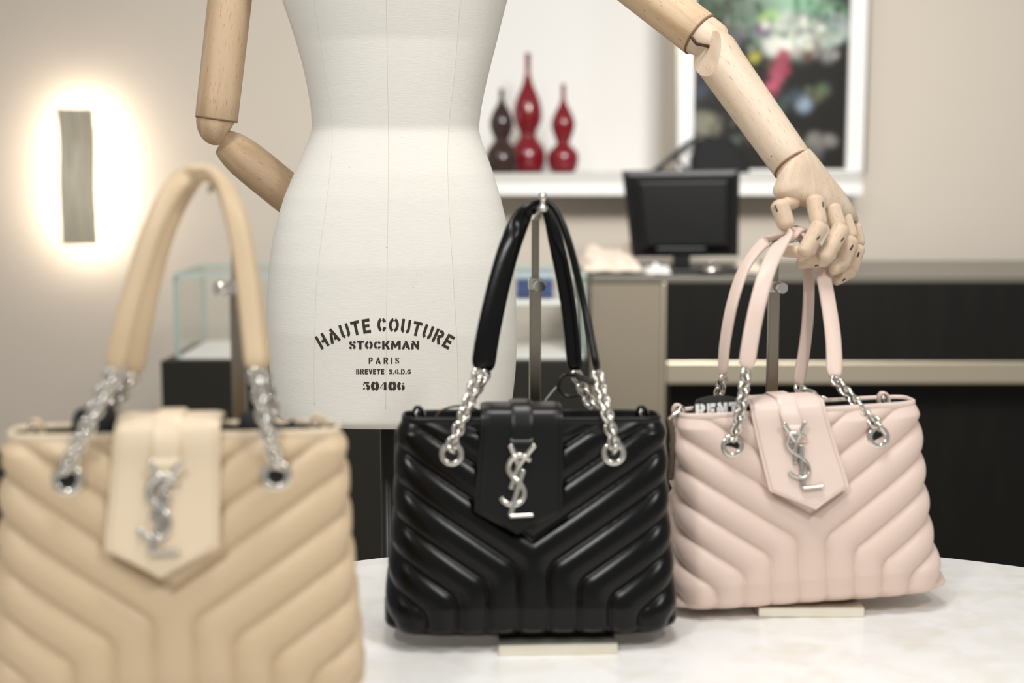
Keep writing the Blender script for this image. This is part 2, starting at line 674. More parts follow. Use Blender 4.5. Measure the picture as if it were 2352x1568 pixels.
box('riser_leg', (cx1 - 0.042, 3.81, cflo + 0.004), (cx1 - 0.030, 4.05, zs - 0.012), M['white'], shelf_riser, 0.001)
bx0, bx1 = P(1186, 650, 3.85)[0], P(1271, 650, 3.85)[0]
bt = P(1230, 632, 3.85)[2]
bb = empty('blue_case', ((bx0 + bx1) / 2, 3.9, zs), 'small blue leather case inside the glass showcase', 'case')
box('case_body', (bx0, 3.85, zs), (bx1, 3.97, bt - 0.012), M['blue'], bb, 0.004)
box('case_lid', (bx0 - 0.001, 3.849, bt - 0.0115), (bx1 + 0.001, 3.971, bt + 0.006), M['pale_blue'], bb, 0.004)  # top band coloured to imitate a reflection on the glass above
box('clasp', ((bx0 + bx1) / 2 - 0.006, 3.845, bt - 0.022), ((bx0 + bx1) / 2 + 0.006, 3.8495, bt - 0.006), M['chrome'], bb, 0.001)

# ------------------------------------------------------------------ till counter
KY = 3.80
kx0 = P(1354, 700, KY)[0] + 0.004
kx1 = P(1526, 700, KY)[0]
kt = P(1600, 634, KY)[2]
kr0, kr1 = P(1800, 829, KY)[2], P(1800, 880, KY)[2]
kc = empty('till_counter', (1.2, 4.0, 0), 'dark till counter with a champagne metal rail and greige end panel', 'counter')
box('end_panel', (kx0, KY, 0.0), (kx1 - 0.006, 4.40, kt - 0.018), M['greige'], kc, 0.002)
box('edge_strip', (kx1 - 0.0055, KY - 0.004, 0.0), (kx1 + 0.004, 4.40, kt - 0.018), M['champagne'], kc, 0.001)
box('drawer_front', (kx1 + 0.006, KY - 0.002, kr0 + 0.003), (3.2, KY + 0.03, kt - 0.018), M['dark'], kc, 0.001)
box('metal_rail', (kx1 + 0.006, KY - 0.012, kr1), (3.2, KY + 0.03, kr0), M['champagne'], kc, 0.004)
box('kick_panel', (kx1 + 0.03, KY + 0.10, 0.0), (3.2, KY + 0.12, kr1), M['dark'], kc)
box('carcass', (kx1 + 0.005, KY + 0.031, kr1), (3.2, 4.40, kt - 0.018), M['dark'], kc)
box('worktop', (kx0, KY - 0.006, kt - 0.0175), (3.2, 4.405, kt), M['worktop'], kc, 0.003)


# ------------------------------------------------------------------ monitor
def monitor():
    Y = 3.98
    c0 = P(1565, 490, Y)
    root = empty('till_monitor', (P(1600, 600, Y)[0], Y, kt), 'black till monitor on the dark counter seen from behind', 'monitor')
    tl, tr = P(1430, 392, Y), P(1700, 388, Y - 0.01)
    bl, br = P(1453, 590, Y), P(1697, 588, Y - 0.01)
    th = np.array([0, 0.03, 0])
    fr = [tl, tr, br, bl]
    cen = sum(fr) / 4

    def ring(s, off, lift=0.0):
        return [cen + (p - cen) * s + np.array([0, off, lift]) for p in fr]
    rings = [ring(0.985, 0.036), ring(1.0, 0.030), ring(1.0, 0.004), ring(0.985, 0.0), ring(0.86, -0.004), ring(0.80, -0.026), ring(0.72, -0.032)]
    V = [p for r in rings for p in r]
    Fc = []
    for i in range(len(rings) - 1):
        for j in range(4):
            k = (j + 1) % 4
            Fc.append((i * 4 + j, i * 4 + k, (i + 1) * 4 + k, (i + 1) * 4 + j))
    Fc.append((3, 2, 1, 0))
    e = (len(rings) - 1) * 4
    Fc.append((e, e + 1, e + 2, e + 3))
    o = mesh('housing', V, Fc, M['black_plastic'], root, smooth=False)
    bm = bmesh.new()
    bm.from_mesh(o.data)
    bmesh.ops.recalc_face_normals(bm, faces=bm.faces)
    bm.to_mesh(o.data)
    bm.free()
    bv = o.modifiers.new('bevel', 'BEVEL')
    bv.width = 0.003
    bv.segments = 2
    # screen on the far side
    s = ring(0.93, 0.0375)
    mesh('screen', s, [(3, 2, 1, 0)], M['screen'], root, smooth=False)
    a = P(1505, 566, Y - 0.03)
    b = P(1622, 582, Y - 0.03)
    box('hinge_cover', (a[0], Y - 0.045, b[2]), (b[0], Y - 0.0, a[2]), M['black_plastic'], root, 0.006)
    n0, n1 = P(1545, 600, Y)[0], P(1582, 600, Y)[0]
    box('neck', (n0, Y - 0.035, kt + 0.012), (n1, Y + 0.01, b[2] + 0.004), M['black_plastic'], root, 0.004)
    box('foot', (P(1500, 620, Y)[0], Y - 0.10, kt), (P(1692, 620, Y)[0], Y + 0.10, kt + 0.0125), M['black_plastic'], root, 0.005)


monitor()
# small silver bell-like object on the counter
so = empty('silver_desk_bell', (P(1632, 612, 3.86)[0], 3.855, kt), 'small shiny silver dome on a black foot beside the monitor', 'bell')
cc = P(1632, 612, 3.86)
so.location = (cc[0], 3.855, kt)
ORI[so] = np.array([cc[0], 3.855, kt])
prof = [(0.0, 0.030), (0.004, 0.032), (0.008, 0.030), (0.010, 0.027)]
put('bell_base', lathe_mesh('bell_base', prof, M['black_plastic'], 28), so, mtx=Matrix.Translation((cc[0], 3.855, kt)))
prof = [(0.010, 0.026)] + [(0.010 + 0.020 * math.sin(t), 0.026 * math.cos(t) + 0.0005) for t in np.linspace(0.1, 1.5, 9)]
put('bell_dome', lathe_mesh('bell_dome', prof, M['chrome'], 28), so, mtx=Matrix.Translation((cc[0], 3.855, kt)))
prof = [(0.029, 0.003), (0.033, 0.003), (0.034, 0.005), (0.037, 0.005), (0.038, 0.002)]
put('bell_button', lathe_mesh('bell_button', prof, M['chrome'], 16), so, mtx=Matrix.Translation((cc[0], 3.855, kt)))


def tissue(name, px0, px1, Y0, Y1, hmax, label, seed, material):
    r = np.random.default_rng(seed)
    x0, x1 = P(px0, 620, Y0)[0], P(px1, 620, Y0)[0]
    n, m = 40, 26
    ph = r.uniform(0, 6.28, (5, 2))
    fr = r.uniform(1.0, 4.0, (5, 2))
    V, Fc = [], []
    for j in range(m + 1):
        for i in range(n + 1):
            u, v = i / n, j / m
            h = sum(abs(math.sin(fr[k][0] * u * 3.1 + fr[k][1] * v * 2.6 + ph[k][0])) for k in range(5)) / 5
            edge = min(u, 1 - u, v, 1 - v) * 6
            h = hmax * (0.15 + h * min(1, 0.25 + edge)) * (0.4 + 0.6 * v)
            V.append((x0 + (x1 - x0) * u + 0.004 * math.sin(9 * v), Y0 + (Y1 - Y0) * v + 0.006 * math.sin(11 * u + seed), kt + 0.002 + h))
    for j in range(m):
        for i in range(n):
            q = j * (n + 1) + i
            Fc.append((q, q + 1, q + n + 2, q + n + 1))
    o = mesh(name, V, Fc, material, None, smooth=False, origin=((x0 + x1) / 2, (Y0 + Y1) / 2, kt))
    s = o.modifiers.new('solid', 'SOLIDIFY')
    s.thickness = 0.0015
    return o


tag(tissue('tissue_paper', 1338, 1478, 3.84, 4.16, 0.075, '', 3, M['tissue']), 'crumpled cream tissue paper lying on the counter left of the monitor', 'paper')
tag(tissue('wrapping_paper', 1484, 1540, 3.815, 3.872, 0.030, '', 8, M['white']), 'small white folded paper at the foot of the monitor', 'paper')
tag(tissue('tissue_paper', 1706, 1765, 3.86, 4.05, 0.030, '', 12, M['tissue']), 'crumpled pale paper on the counter right of the monitor', 'paper')


# ------------------------------------------------------------------ vases
def vase(name, cpx, rows, base_py, Y, material, label):
    """rows: (py, half width px) from the base up"""
    c = P(cpx, base_py, Y)
    s = np.linalg.norm(P(cpx + 100, base_py, Y) - c) / 100
    zb = zl + 0.0005
    pts = [(zb + (base_py - py) * s * 1.01, hw * s) for py, hw in rows]
    pp = catmull(np.array(pts), 70)
    prof = [(0.0, pp[0][1] * 0.9)] + [(max(z - zb, 0.0004), max(r, 0.0012)) for z, r in pp]
    root = empty(name, (c[0], Y, zb), label, 'vase', 'gourd vases on the wall ledge')
    nb = [q for q in prof]
    k = int(len(nb) * 0.80)
    me = lathe_mesh('body', nb[:k + 1], material, 40)
    put('body', me, root, mtx=Matrix.Translation((c[0], Y, zb)))
    me = lathe_mesh('neck', nb[k:], material, 24)
    put('neck', me, root, mtx=Matrix.Translation((c[0], Y, zb)))


vase('gourd_vase', 1212, [(394, 30), (385, 37), (362, 43), (340, 39), (322, 26), (312, 19), (300, 22), (280, 31), (262, 33), (240, 30), (218, 22), (198, 13), (180, 8), (160, 6), (140, 6), (128, 7)], 394, 4.645, M['red_vase'], 'tallest of the red gourd vases, long thin neck')
vase('gourd_vase', 1293, [(398, 24), (390, 31), (370, 36), (352, 33), (340, 22), (332, 15), (320, 19), (304, 25), (288, 27), (272, 23), (256, 15), (244, 9), (230, 5.5), (212, 5), (200, 5.5)], 398, 4.58, M['red_vase'], 'shorter red gourd vase, rightmost on the ledge')
vase('gourd_vase', 1152, [(392, 28), (380, 36), (360, 38), (340, 32), (326, 21), (318, 16), (306, 21), (290, 27), (272, 26), (256, 20), (244, 13), (232, 7), (218, 5), (204, 5.5)], 392, 4.525, M['brown_vase'], 'dark brown gourd vase beside the tall red one')


# ------------------------------------------------------------------ picture on the ledge
def picture():
    Y = 4.55
    a = P(1592, 402, Y)
    xi0, xi1 = P(1592, 250, Y)[0], P(1944, 250, Y)[0]
    xo0, xo1 = P(1556, 250, Y)[0], P(1984, 250, Y)[0]
    z0 = zl + 0.001
    zi = z0 + 0.010
    z1 = 1.30 + 0.95
    root = empty('framed_picture', ((xo0 + xo1) / 2, Y, z0), 'large framed dark floral picture in a white frame on the ledge', 'picture')
    for lo, hi in (((xo0, Y - 0.02, z0), (xi0, Y + 0.03, z1)), ((xi1, Y - 0.02, z0), (xo1, Y + 0.03, z1)), ((xi0, Y - 0.019, z0), (xi1, Y + 0.03, zi)), ((xi0, Y - 0.019, z1 - 0.05), (xi1, Y + 0.03, z1))):
        box('frame_bar', lo, hi, M['white'], root, 0.003)
    for x in (xo0 - 0.0075, xo1 + 0.0005):
        box('frame_edge', (x, Y - 0.024, z0), (x + 0.007, Y + 0.032, z1), M['brushed'], root, 0.001)
    # printed image, coloured per vertex
    nx, nz = 130, 330
    zz1 = z1 - 0.05
    V, C, Fc = [], [], []
    s = P(1692, 200, Y)[0] - P(1592, 200, Y)[0]
    r = np.random.default_rng(11)
    blobs = []

    def add(px, py, rad, rgb, n=1, spread=0):
        for _ in range(n):
            blobs.append((px + r.normal(0, 1) * spread, py + r.normal(0, 1) * spread * 0.6, rad * r.uniform(0.6, 1.25), np.array(lin(np.clip(np.array(rgb) * r.uniform(.75, 1.12) + r.normal(0, 5, 3), 0, 255)))))
    add(1660, 15, 26, (74, 96, 70), 16, 42)
    add(1690, 40, 16, (120, 130, 112), 9, 32)
    add(1830, 20, 34, (140, 178, 146), 22, 52)
    add(1890, 50, 20, (168, 200, 188), 10, 26)
    add(1770, 45, 18, (176, 205, 120), 6, 12)
    add(1820, 80, 26, (216, 222, 204), 14, 30)
    add(1780, 100, 18, (224, 228, 212), 4, 8)
    add(1860, 95, 17, (206, 206, 194), 8, 24)
    add(1920, 70, 14, (170, 172, 164), 7, 18)
    add(1690, 85, 14, (120, 118, 124), 4, 14)
    add(1750, 70, 14, (122, 96, 122), 3, 8)
    add(1730, 128, 12, (196, 176, 78), 2, 4)
    add(1765, 150, 10, (92, 92, 60), 2, 5)
    for k in range(16):
        t = k / 15
        add(1800 - 34 * t ** 2 - 6 * math.sin(3 * t), 118 + 92 * t, 15, (172, 84, 98), 1, 2)
    add(1850, 128, 12, (110, 58, 66), 3, 9)
    add(1845, 240, 16, (146, 164, 182), 2, 5)
    add(1810, 226, 14, (84, 88, 94), 4, 12)
    add(1882, 212, 13, (96, 100, 80), 4, 12)
    add(1616, 195, 20, (70, 72, 84), 6, 20)
    add(1628, 285, 22, (150, 146, 132), 6, 16)
    add(1875, 330, 15, (118, 116, 108), 7, 14)
    add(1850, 350, 14, (90, 89, 84), 6, 14)
    add(1900, 318, 12, (132, 130, 122), 5, 10)
    add(1620, -120, 60, (90, 110, 84), 20, 90)
    add(1830, -110, 55, (170, 190, 170), 22, 80)
    add(1760, -170, 45, (180, 110, 120), 12, 80)
    add(1655, 20, 8, (50, 66, 48), 26, 44)
    add(1690, 50, 7, (34, 36, 32), 22, 34)
    add(1690, 60, 7, (140, 142, 132), 14, 30)
    add(1835, 30, 8, (96, 136, 104), 30, 48)
    add(1860, 45, 7, (44, 60, 48), 16, 40)
    add(1835, 78, 9, (232, 236, 222), 20, 34)
    add(1880, 110, 7, (120, 116, 108), 12, 24)
    add(1800, 160, 6, (150, 60, 78), 8, 14)
    add(1700, 200, 9, (58, 56, 58), 20, 50)
    add(1680, 310, 8, (84, 82, 78), 20, 40)
    B = blobs
    bx = np.array([b[0] for b in B])
    by = np.array([b[1] for b in B])
    br = np.array([b[2] for b in B])
    bc = np.array([b[3] for b in B])
    base = np.array(lin((36, 34, 31)))
    ztop = P(1700, 0, Y)[2]
    zref = P(1700, 400, Y)[2]
    for j in range(nz + 1):
        z = zi + (zz1 - zi) * j / nz
        for i in range(nx + 1):
            x = xi0 + (xi1 - xi0) * i / nx
            V.append((x, Y + 0.004, z))
            px = 1592 + (x - xi0) / (xi1 - xi0) * 352
            py = 400 - (z - zref) / (ztop - zref) * 400
            d2 = (px - bx) ** 2 + (py - by) ** 2
            col = base.copy()
            w = 0.75 * np.exp(-(d2 / br ** 2) ** 1.5 * 0.8)
            for k in np.nonzero(w > 0.01)[0]:
                col = col * (1 - w[k]) + bc[k] * w[k]
            C.append(col)
    for j in range(nz):
        for i in range(nx):
            q = j * (nx + 1) + i
            Fc.append((q, q + 1, q + nx + 2, q + nx + 1))
    m = mat('floral_print', (44, 42, 38), 0.4, 0, 0.15)
    at = nd(m, 'ShaderNodeVertexColor')
    at.layer_name = 'print'
    lk(m, at.outputs[0], bsdf(m).inputs['Base Color'])
    o = mesh('print', V, Fc, m, root, smooth=False)
    ca = o.data.color_attributes.new('print', 'FLOAT_COLOR', 'POINT')
    ca.data.foreach_set('color', np.hstack([np.array(C), np.ones((len(C), 1))]).ravel())
    box('backing_board', (xi0, Y + 0.0045, zi), (xi1, Y + 0.012, zz1), M['white'], root)


picture()


# ------------------------------------------------------------------ black handbag on the ledge, far behind
def far_bag():
    Y = 4.47
    x0, x1 = P(1588, 390, Y)[0], P(1722, 390, Y)[0]
    zt_ = P(1640, 318, Y)[2]
    cx = (x0 + x1) / 2
    root = empty('black_handbag', (cx, Y, zl), 'blurred black handbag standing on the ledge before the floral picture', 'handbag')
    prof = []
    V, Fc = [], []
    n, m = 28, 14
    for j in range(m + 1):
        t = j / m
        z = zl + 0.001 + (zt_ - zl) * t
        hw = (x1 - x0) / 2 * (1.0 - 0.35 * t ** 2)
        hd = 0.026 * (1 - 0.7 * t)
        skew = -0.018 * t
        for i in range(n):
            a = 2 * math.pi * i / n
            V.append((cx + skew + hw * np.sign(math.cos(a)) * abs(math.cos(a)) ** 0.6, Y + hd * np.sign(math.sin(a)) * abs(math.sin(a)) ** 0.6, z - 0.012 * t * (math.cos(a)) ** 2))
    for j in range(m):
        for i in range(n):
            q = (i + 1) % n
            Fc.append((j * n + i, j * n + q, (j + 1) * n + q, (j + 1) * n + i))
    Fc.append(tuple(range(n))[::-1])
    Fc.append(tuple(m * n + i for i in range(n)))
    mesh('body', V, Fc, M['black_cloth'], root)
    pts = [P(1500, 396, Y - 0.012), P(1528, 374, Y), P(1556, 350, Y), P(1580, 330, Y), P(1606, 318, Y), P(1640, 322, Y), P(1668, 338, Y)]
    tube('strap', pts, 0.008, M['black_leather'], root, 8, 40, ry=0.004)
    pts = [P(1552, 352, Y), P(1560, 372, Y - 0.006), P(1578, 390, Y - 0.014), P(1596, 397, Y - 0.03)]
    tube('strap', pts, 0.006, M['black_leather'], root, 8, 24, ry=0.003)


far_bag()

# ------------------------------------------------------------------ round display table
ZT = EYE[2] - 0.5183
TC = (0.200, 0.985)
TR = 0.92
tb = empty('round_table', (TC[0], TC[1], 0), 'round display table with a white stone top under the handbags', 'table')
prof = [(ZT - 0.03, TR - 0.004), (ZT - 0.029, TR - 0.001), (ZT - 0.027, TR), (ZT - 0.003, TR), (ZT - 0.001, TR - 0.001), (ZT, TR - 0.003)]
o = put('table_top', lathe_mesh('table_top', [(z - ZT, r) for z, r in prof], M['table'], 160), tb, mtx=Matrix.Translation((TC[0], TC[1], ZT)))
sharp(o, 60)
prof = [(0.0, 0.45), (0.02, 0.45), (0.03, 0.40), (0.3, 0.36), (ZT - 0.031, 0.38)]
put('pedestal', lathe_mesh('pedestal', prof, M['white'], 64), tb, mtx=Matrix.Translation((TC[0], TC[1], 0)))


# ------------------------------------------------------------------ stroke lettering
def arc(cx, cy, rx, ry, a0, a1, n=10):
    return [(cx + rx * math.cos(math.radians(a)), cy + ry * math.sin(math.radians(a))) for a in np.linspace(a0, a1, n)]


def glyph(ch, th):
    """(width, list of polylines) in a box one unit high"""
    h = th / 2
    t, b = 1 - h, h
    if ch == 'H':
        w = .70; return w, [[(h, 0), (h, 1)], [(w - h, 0), (w - h, 1)], [(th + .09, .47), (w - h, .47)]]
    if ch == 'A':
        w = .80; return w, [[(.36, 1), (w - h, 0)], [(h, 0), (.31, .74)], [(.37, .27), (.62, .27)]]
    if ch == 'U':
        w = .68; return w, [[(h, 1), (h, .34)] + arc(w / 2, .34, w / 2 - h, .34 - h, 180, 248), [(w - h, 1), (w - h, .34)] + arc(w / 2, .34, w / 2 - h, .34 - h, 0, -68)]
    if ch == 'T':
        w = .66; return w, [[(0, t), (w, t)], [(w / 2, 0), (w / 2, t)]]
    if ch == 'E':
        w = .58; return w, [[(h, 0), (h, 1)], [(h, t), (w, t)], [(h, .51), (w - .06, .51)], [(h, b), (w, b)]]
    if ch == 'C':
        w = .68; return w, [arc(w / 2, .5, w / 2 - h, .5 - h, 106, 254, 16), arc(w / 2, .5, w / 2 - h, .5 - h, 78, 26), arc(w / 2, .5, w / 2 - h, .5 - h, -26, -78)]
    if ch in 'O':
        w = .74; return w, [arc(w / 2, .5, w / 2 - h, .5 - h, 102, 258, 18), arc(w / 2, .5, w / 2 - h, .5 - h, -78, 78, 18)]
    if ch == 'R':
        w = .70; return w, [[(h, 0), (h, 1)], [(th + .07, t), (.40, t)] + arc(.40, .72, .70 - h - .42, .28 - h, 80, -80, 8) + [(th + .07, .44)], [(.36, .42), (w - h, 0)]]
    if ch == 'P':
        w = .62; return w, [[(h, 0), (h, 1)], [(th + .07, t), (.36, t)] + arc(.36, .70, .62 - h - .36, .30 - h, 80, -80, 8) + [(th + .07, .40)]]
    if ch == 'B':
        w = .64; return w, [[(h, 0), (h, 1)], [(th + .07, t), (.36, t)] + arc(.36, .74, .58 - h - .36, .26 - h, 80, -80, 8) + [(th + .10, .50)], [(.30, .50), (.38, .50)] + arc(.38, .27, .64 - h - .38, .27 - h, 70, -80, 8) + [(th + .07, b)]]
    if ch == 'S':
        w = .62; return w, [[(w - h, .70), (.50, .84), (.39, t)], [(.25, t), (.12, .82), (.11, .66), (.24, .55), (.42, .46), (.51, .34), (.49, .18), (.38, b)], [(.24, b), (.12, .14), (h, .30)]]
    if ch == 'K':
        w = .72; return w, [[(h, 0), (h, 1)], [(th + .06, .42), (w - .10, 1)], [(.36, .56), (w - h + .02, 0)]]
    if ch == 'M':
        w = .92; return w, [[(h, 0), (h, .74)], [(w - h, 0), (w - h, 1)], [(h, 1), (w / 2, .22)], [(w / 2 + .05, .42), (w - h - .06, 1)]]
    if ch == 'N':
        w = .74; return w, [[(h, 0), (h, .72)], [(w - h, .0), (w - h, 1)], [(h, 1), (w - h, .04)]]
    if ch == 'I':
        return th, [[(h, 0), (h, 1)]]
    if ch == 'V':
        w = .66; return w, [[(h, 1), (w / 2, .04)], [(w - h, 1), (w / 2 + .02, .04)]]
    if ch == 'G':
        w = .68; return w, [arc(w / 2, .5, w / 2 - h, .5 - h, 106, 254, 16), arc(w / 2, .5, w / 2 - h, .5 - h, 78, 30), [(w - h, .46), (w - h, .12)], [(.40, .42), (w - h, .42)], arc(w / 2, .5, w / 2 - h, .5 - h, -50, -78, 5)]
    if ch == 'D':
        w = .68; return w, [[(h, 0), (h, 1)], [(th + .07, t), (.30, t)] + arc(.30, .5, w - h - .30, .5 - h, 80, -80, 14) + [(th + .07, b)]]
    if ch == 'L':
        w = .58; return w, [[(h, 0), (h, 1)], [(h, b), (w, b)]]
    if ch == '.':
        return th, [[(h, 0), (h, th)]]
    if ch == '0':
        w = .78; h = .15; return w, [('f', .30, arc(w / 2, .5, w / 2 - h, .5 - .03, 100, 260, 16)), ('f', .30, arc(w / 2, .5, w / 2 - h, .5 - .03, -80, 80, 16))]
    if ch == '5':
        w = .72; return w, [('f', .20, [(.10, .90), (.60, .92)]), ('f', .09, [(.11, .80), (.10, .56)]), ('f', .28, [(.30, .58)] + arc(.34, .32, .22, .26, 70, -75, 12)), ('f', .2, [(.07, .22), (.20, .12)])]
    if ch == '4':
        w = .76; return w, [('f', .24, [(.52, .02), (.52, .96)]), ('f', .06, [(.40, .92), (.06, .30)]), ('f', .08, [(.03, .27), (.36, .27)]), ('f', .08, [(.64, .27), (.76, .27)]), ('f', .07, [(.34, .04), (.72, .04)])]
    if ch == '6':
        w = .74; return w, [('f', .28, arc(.37, .5, .22, .46, 112, 250, 16)), ('f', .16, [(.52, .84), (.64, .76)]), ('f', .24, arc(.44, .30, .17, .24, 80, -80, 12))]
    return .4, []


def strip(poly, th, seg=0.12):
    p = [np.array(q, float) for q in poly]
    d = [p[0]]
    for a, b in zip(p[:-1], p[1:]):
        n = max(1, int(math.ceil(np.linalg.norm(b - a) / seg)))
        for k in range(1, n + 1):
            d.append(a + (b - a) * k / n)
    d = np.array(d)
    V = []
    for i in range(len(d)):
        t = nrm(d[min(i + 1, len(d) - 1)] - d[max(i - 1, 0)])
        nn = np.array([-t[1], t[0]])
        for s in (-.5, 0, .5):
            V.append(d[i] + nn * th * s)
    Fc = []
    for i in range(len(d) - 1):
        for s in (0, 1):
            Fc.append((i * 3 + s, i * 3 + s + 1, i * 3 + s + 4, i * 3 + s + 3))
    return V, Fc


def text_strips(txt, th, gap, space=.5):
    """returns list of (glyph verts, faces, x centre, width) and the total width"""
    x = 0
    out = []
    for ch in txt:
        if ch == ' ':
            x += space
            continue
        w, polys = glyph(ch, th)
        V, Fc = [], []
        for pl_ in polys:
            t_, pts = (pl_[1], pl_[2]) if isinstance(pl_, tuple) else (th, pl_)
            v, f = strip(pts, t_)
            Fc += [tuple(q + len(V) for q in ff) for ff in f]
            V += v
        out.append((np.array(V), Fc, x, w))
        x += w + gap
    return out, x - gap


# ------------------------------------------------------------------ mannequin
MY = 1.985
SIL = [(-330, 840, 985), (-300, 790, 1030), (-270, 690, 1130), (-220, 610, 1200), (-150, 592, 1220), (-80, 612, 1202), (-40, 636, 1180), (0, 650, 1165), (50, 667, 1152), (100, 683, 1140), (150, 697, 1127), (200, 708, 1115), (250, 716, 1105), (290, 719, 1100), (300, 718, 1100),
       (325, 709, 1107), (360, 694, 1120), (400, 677, 1134), (450, 656, 1149), (500, 640, 1161), (550, 629, 1171), (600, 622, 1178), (650, 618, 1183), (700, 616, 1186), (750, 616.5, 1187), (800, 619, 1187), (850, 623, 1184), (890, 628, 1180), (915, 631, 1177), (936, 636, 1172)]
rows = []
for py, l, r_ in SIL:
    a, b = P(l, py, MY), P(r_, py, MY)
    rows.append(((a[0] + b[0]) / 2, (b[0] - a[0]) / 2, a[2], py))
tz = np.array([q[2] for q in rows])[::-1]
tcx = np.array([q[0] for q in rows])[::-1]
ta = np.array([q[1] for q in rows])[::-1]
DEP = np.interp([q[3] for q in rows][::-1], [-330, -270, -150, -40, 100, 300, 420, 600, 750, 936], [.05, .085, .140, .122, .100, .084, .100, .114, .119, .115])
NEXP = 2.35


def torso_row(z):
    return np.interp(z, tz, tcx), np.interp(z, tz, ta), np.interp(z, tz, DEP)


def torso_front(x, z):
    cx, a, b = torso_row(z)
    u = min(abs((x - cx) / a), 0.999)
    return MY - b * (1 - u ** NEXP) ** (1 / NEXP)


man = empty('mannequin', (tcx[5], MY, 0), 'cream canvas dress form with jointed wooden arms behind the table', 'mannequin')


def torso():
    z0, z1 = tz[0], tz[-1]
    n = 120
    V, Fc = [], []
    zs_ = list(np.linspace(z0, z1, 150))
    lev = []
    R = 0.022
    for t in np.linspace(0.0, math.pi / 2, 9)[:-1]:
        lev.append((z0 - R * 0.62 * math.cos(t), 1 - (1 - math.sin(t)) * 0.24))
    for z in zs_:
        lev.append((z, 1.0))
    for z, s in lev:
        cx, a, b = torso_row(max(z, z0))
        for i in range(n):
            t = 2 * math.pi * i / n
            c, d = math.cos(t), math.sin(t)
            V.append((cx + a * s * np.sign(c) * abs(c) ** (2 / NEXP), MY + b * s * np.sign(d) * abs(d) ** (2 / NEXP), z))
    for j in range(len(lev) - 1):
        for i in range(n):
            q = (i + 1) % n
            Fc.append((j * n + i, j * n + q, (j + 1) * n + q, (j + 1) * n + i))
    Fc.append(tuple(range(n))[::-1])
    Fc.append(tuple((len(lev) - 1) * n + i for i in range(n)))
    o = mesh('torso', V, Fc, M['fabric'], man)
    sharp(o, 60)
    return o, z0 - R * 0.62


torso_o, torso_bottom = torso()


def on_torso(px, py, lift=0.0003):
    Y = 1.87
    for _ in range(8):
        p = P(px, py, Y)
        Y = 0.5 * Y + 0.5 * torso_front(p[0], p[2])
    p = P(px, py, Y)
    p[1] = torso_front(p[0], p[2]) - lift
    return p


def seam(pts, n=60):
    path = [on_torso(*q, lift=0.0) for q in catmull(np.array(pts, float), n)]
    V, Fc = sweep(np.array(path), oval(0.00032, 0.00024, 6))
    mesh('seam', V, Fc, M['seam'], torso_o)


seam([(886, -60), (889, 100), (892, 300), (891, 500), (888, 700), (886, 940)], 90)
seam([(1060, -40), (1046, 150), (1030, 300), (1030, 450), (1040, 620), (1050, 800), (1052, 930)], 90)
seam([(715, -40), (745, 150), (764, 300), (752, 450), (730, 620), (722, 800), (722, 930)], 90)
seam([(726, 297), (745, 296), (766, 297)], 12)
seam([(1030, 302), (1060, 300), (1092, 297)], 16)


def lettering(txt, th, gap, cxpx, base, height, width, arcp=None, space=.5):
    st, W = text_strips(txt, th, gap, space)
    V, Fc = [], []
    kx = width / W
    for gv, gf, gx, gw in st:
        for q in gf:
            Fc.append(tuple(i + len(V) for i in q))
        for v in gv:
            if arcp is None:
                px = cxpx + (gx + v[0] - W / 2) * kx
                py = base - v[1] * height
            else:
                R, cy = arcp            # radius of the baseline, centre y
                s = (gx + gw / 2 - W / 2) * kx
                a = s / R
                lx, ly = (v[0] - gw / 2) * kx, v[1] * height
                px = cxpx + (R + ly) * math.sin(a) + lx * math.cos(a)
                py = cy - (R + ly) * math.cos(a) + lx * math.sin(a)
            V.append(on_torso(px, py))
    mesh('lettering', V, Fc, M['ink'], torso_o, smooth=False)


# arched line: baseline circle through (741,799) - (884,762) - (1025,803)
Rb = (142 ** 2 + 39 ** 2) / (2 * 39)
lettering('HAUTE COUTURE', .205, .13, 884, 0, 33, 306, (Rb, 762 + Rb), .34)
lettering('STOCKMAN', .22, .10, 882.5, 802, 19.5, 161)
lettering('PARIS', .20, .42, 882, 835.5, 15, 70)
lettering('BREVETE S.G.D.G', .21, .10, 881, 859, 11.5, 126, None, .75)
lettering('50406', .22, .05, 881.5, 895.5, 18.5, 97)

# stand pole
pcx = P(891, 1100, MY)[0]
put('pole', lathe_mesh('pole', [(0.0, 0.0105), (torso_bottom - 0.02, 0.0105)], M['pole'], 24), man, mtx=Matrix.Translation((pcx, MY, 0.02)))
put('pole_base', lathe_mesh('pole_base', [(0.0, 0.15), (0.006, 0.15), (0.012, 0.14), (0.02, 0.03), (0.03, 0.02)], M['pole'], 40), man, mtx=Matrix.Translation((pcx, MY, 0.0)))


# ---- arms
def C5(x, y):      # crop A: origin (1400,0), scale 2.306
    return 1400 + x / 2.306, y / 2.306


def C6(x, y):      # crop B: origin (1700,340), scale 4.611
    return 1700 + x / 4.611, 340 + y / 4.611


def on_surface(px, py, objs):
    """first point of the given parts met by the line of sight through a pixel"""
    from mathutils.bvhtree import BVHTree
    best = None
    d = Vector(nrm(ray(px, py)))
    for o in objs:
        w = WM[o]
        t = BVHTree.FromPolygons([w @ v.co for v in o.data.vertices], [tuple(p.vertices) for p in o.data.polygons])
        h = t.ray_cast(Vector(EYE), d)
        if h[0] is not None and (best is None or h[3] < best[1]):
            best = (h[0], h[3])
    return np.array(best[0]) if best else None


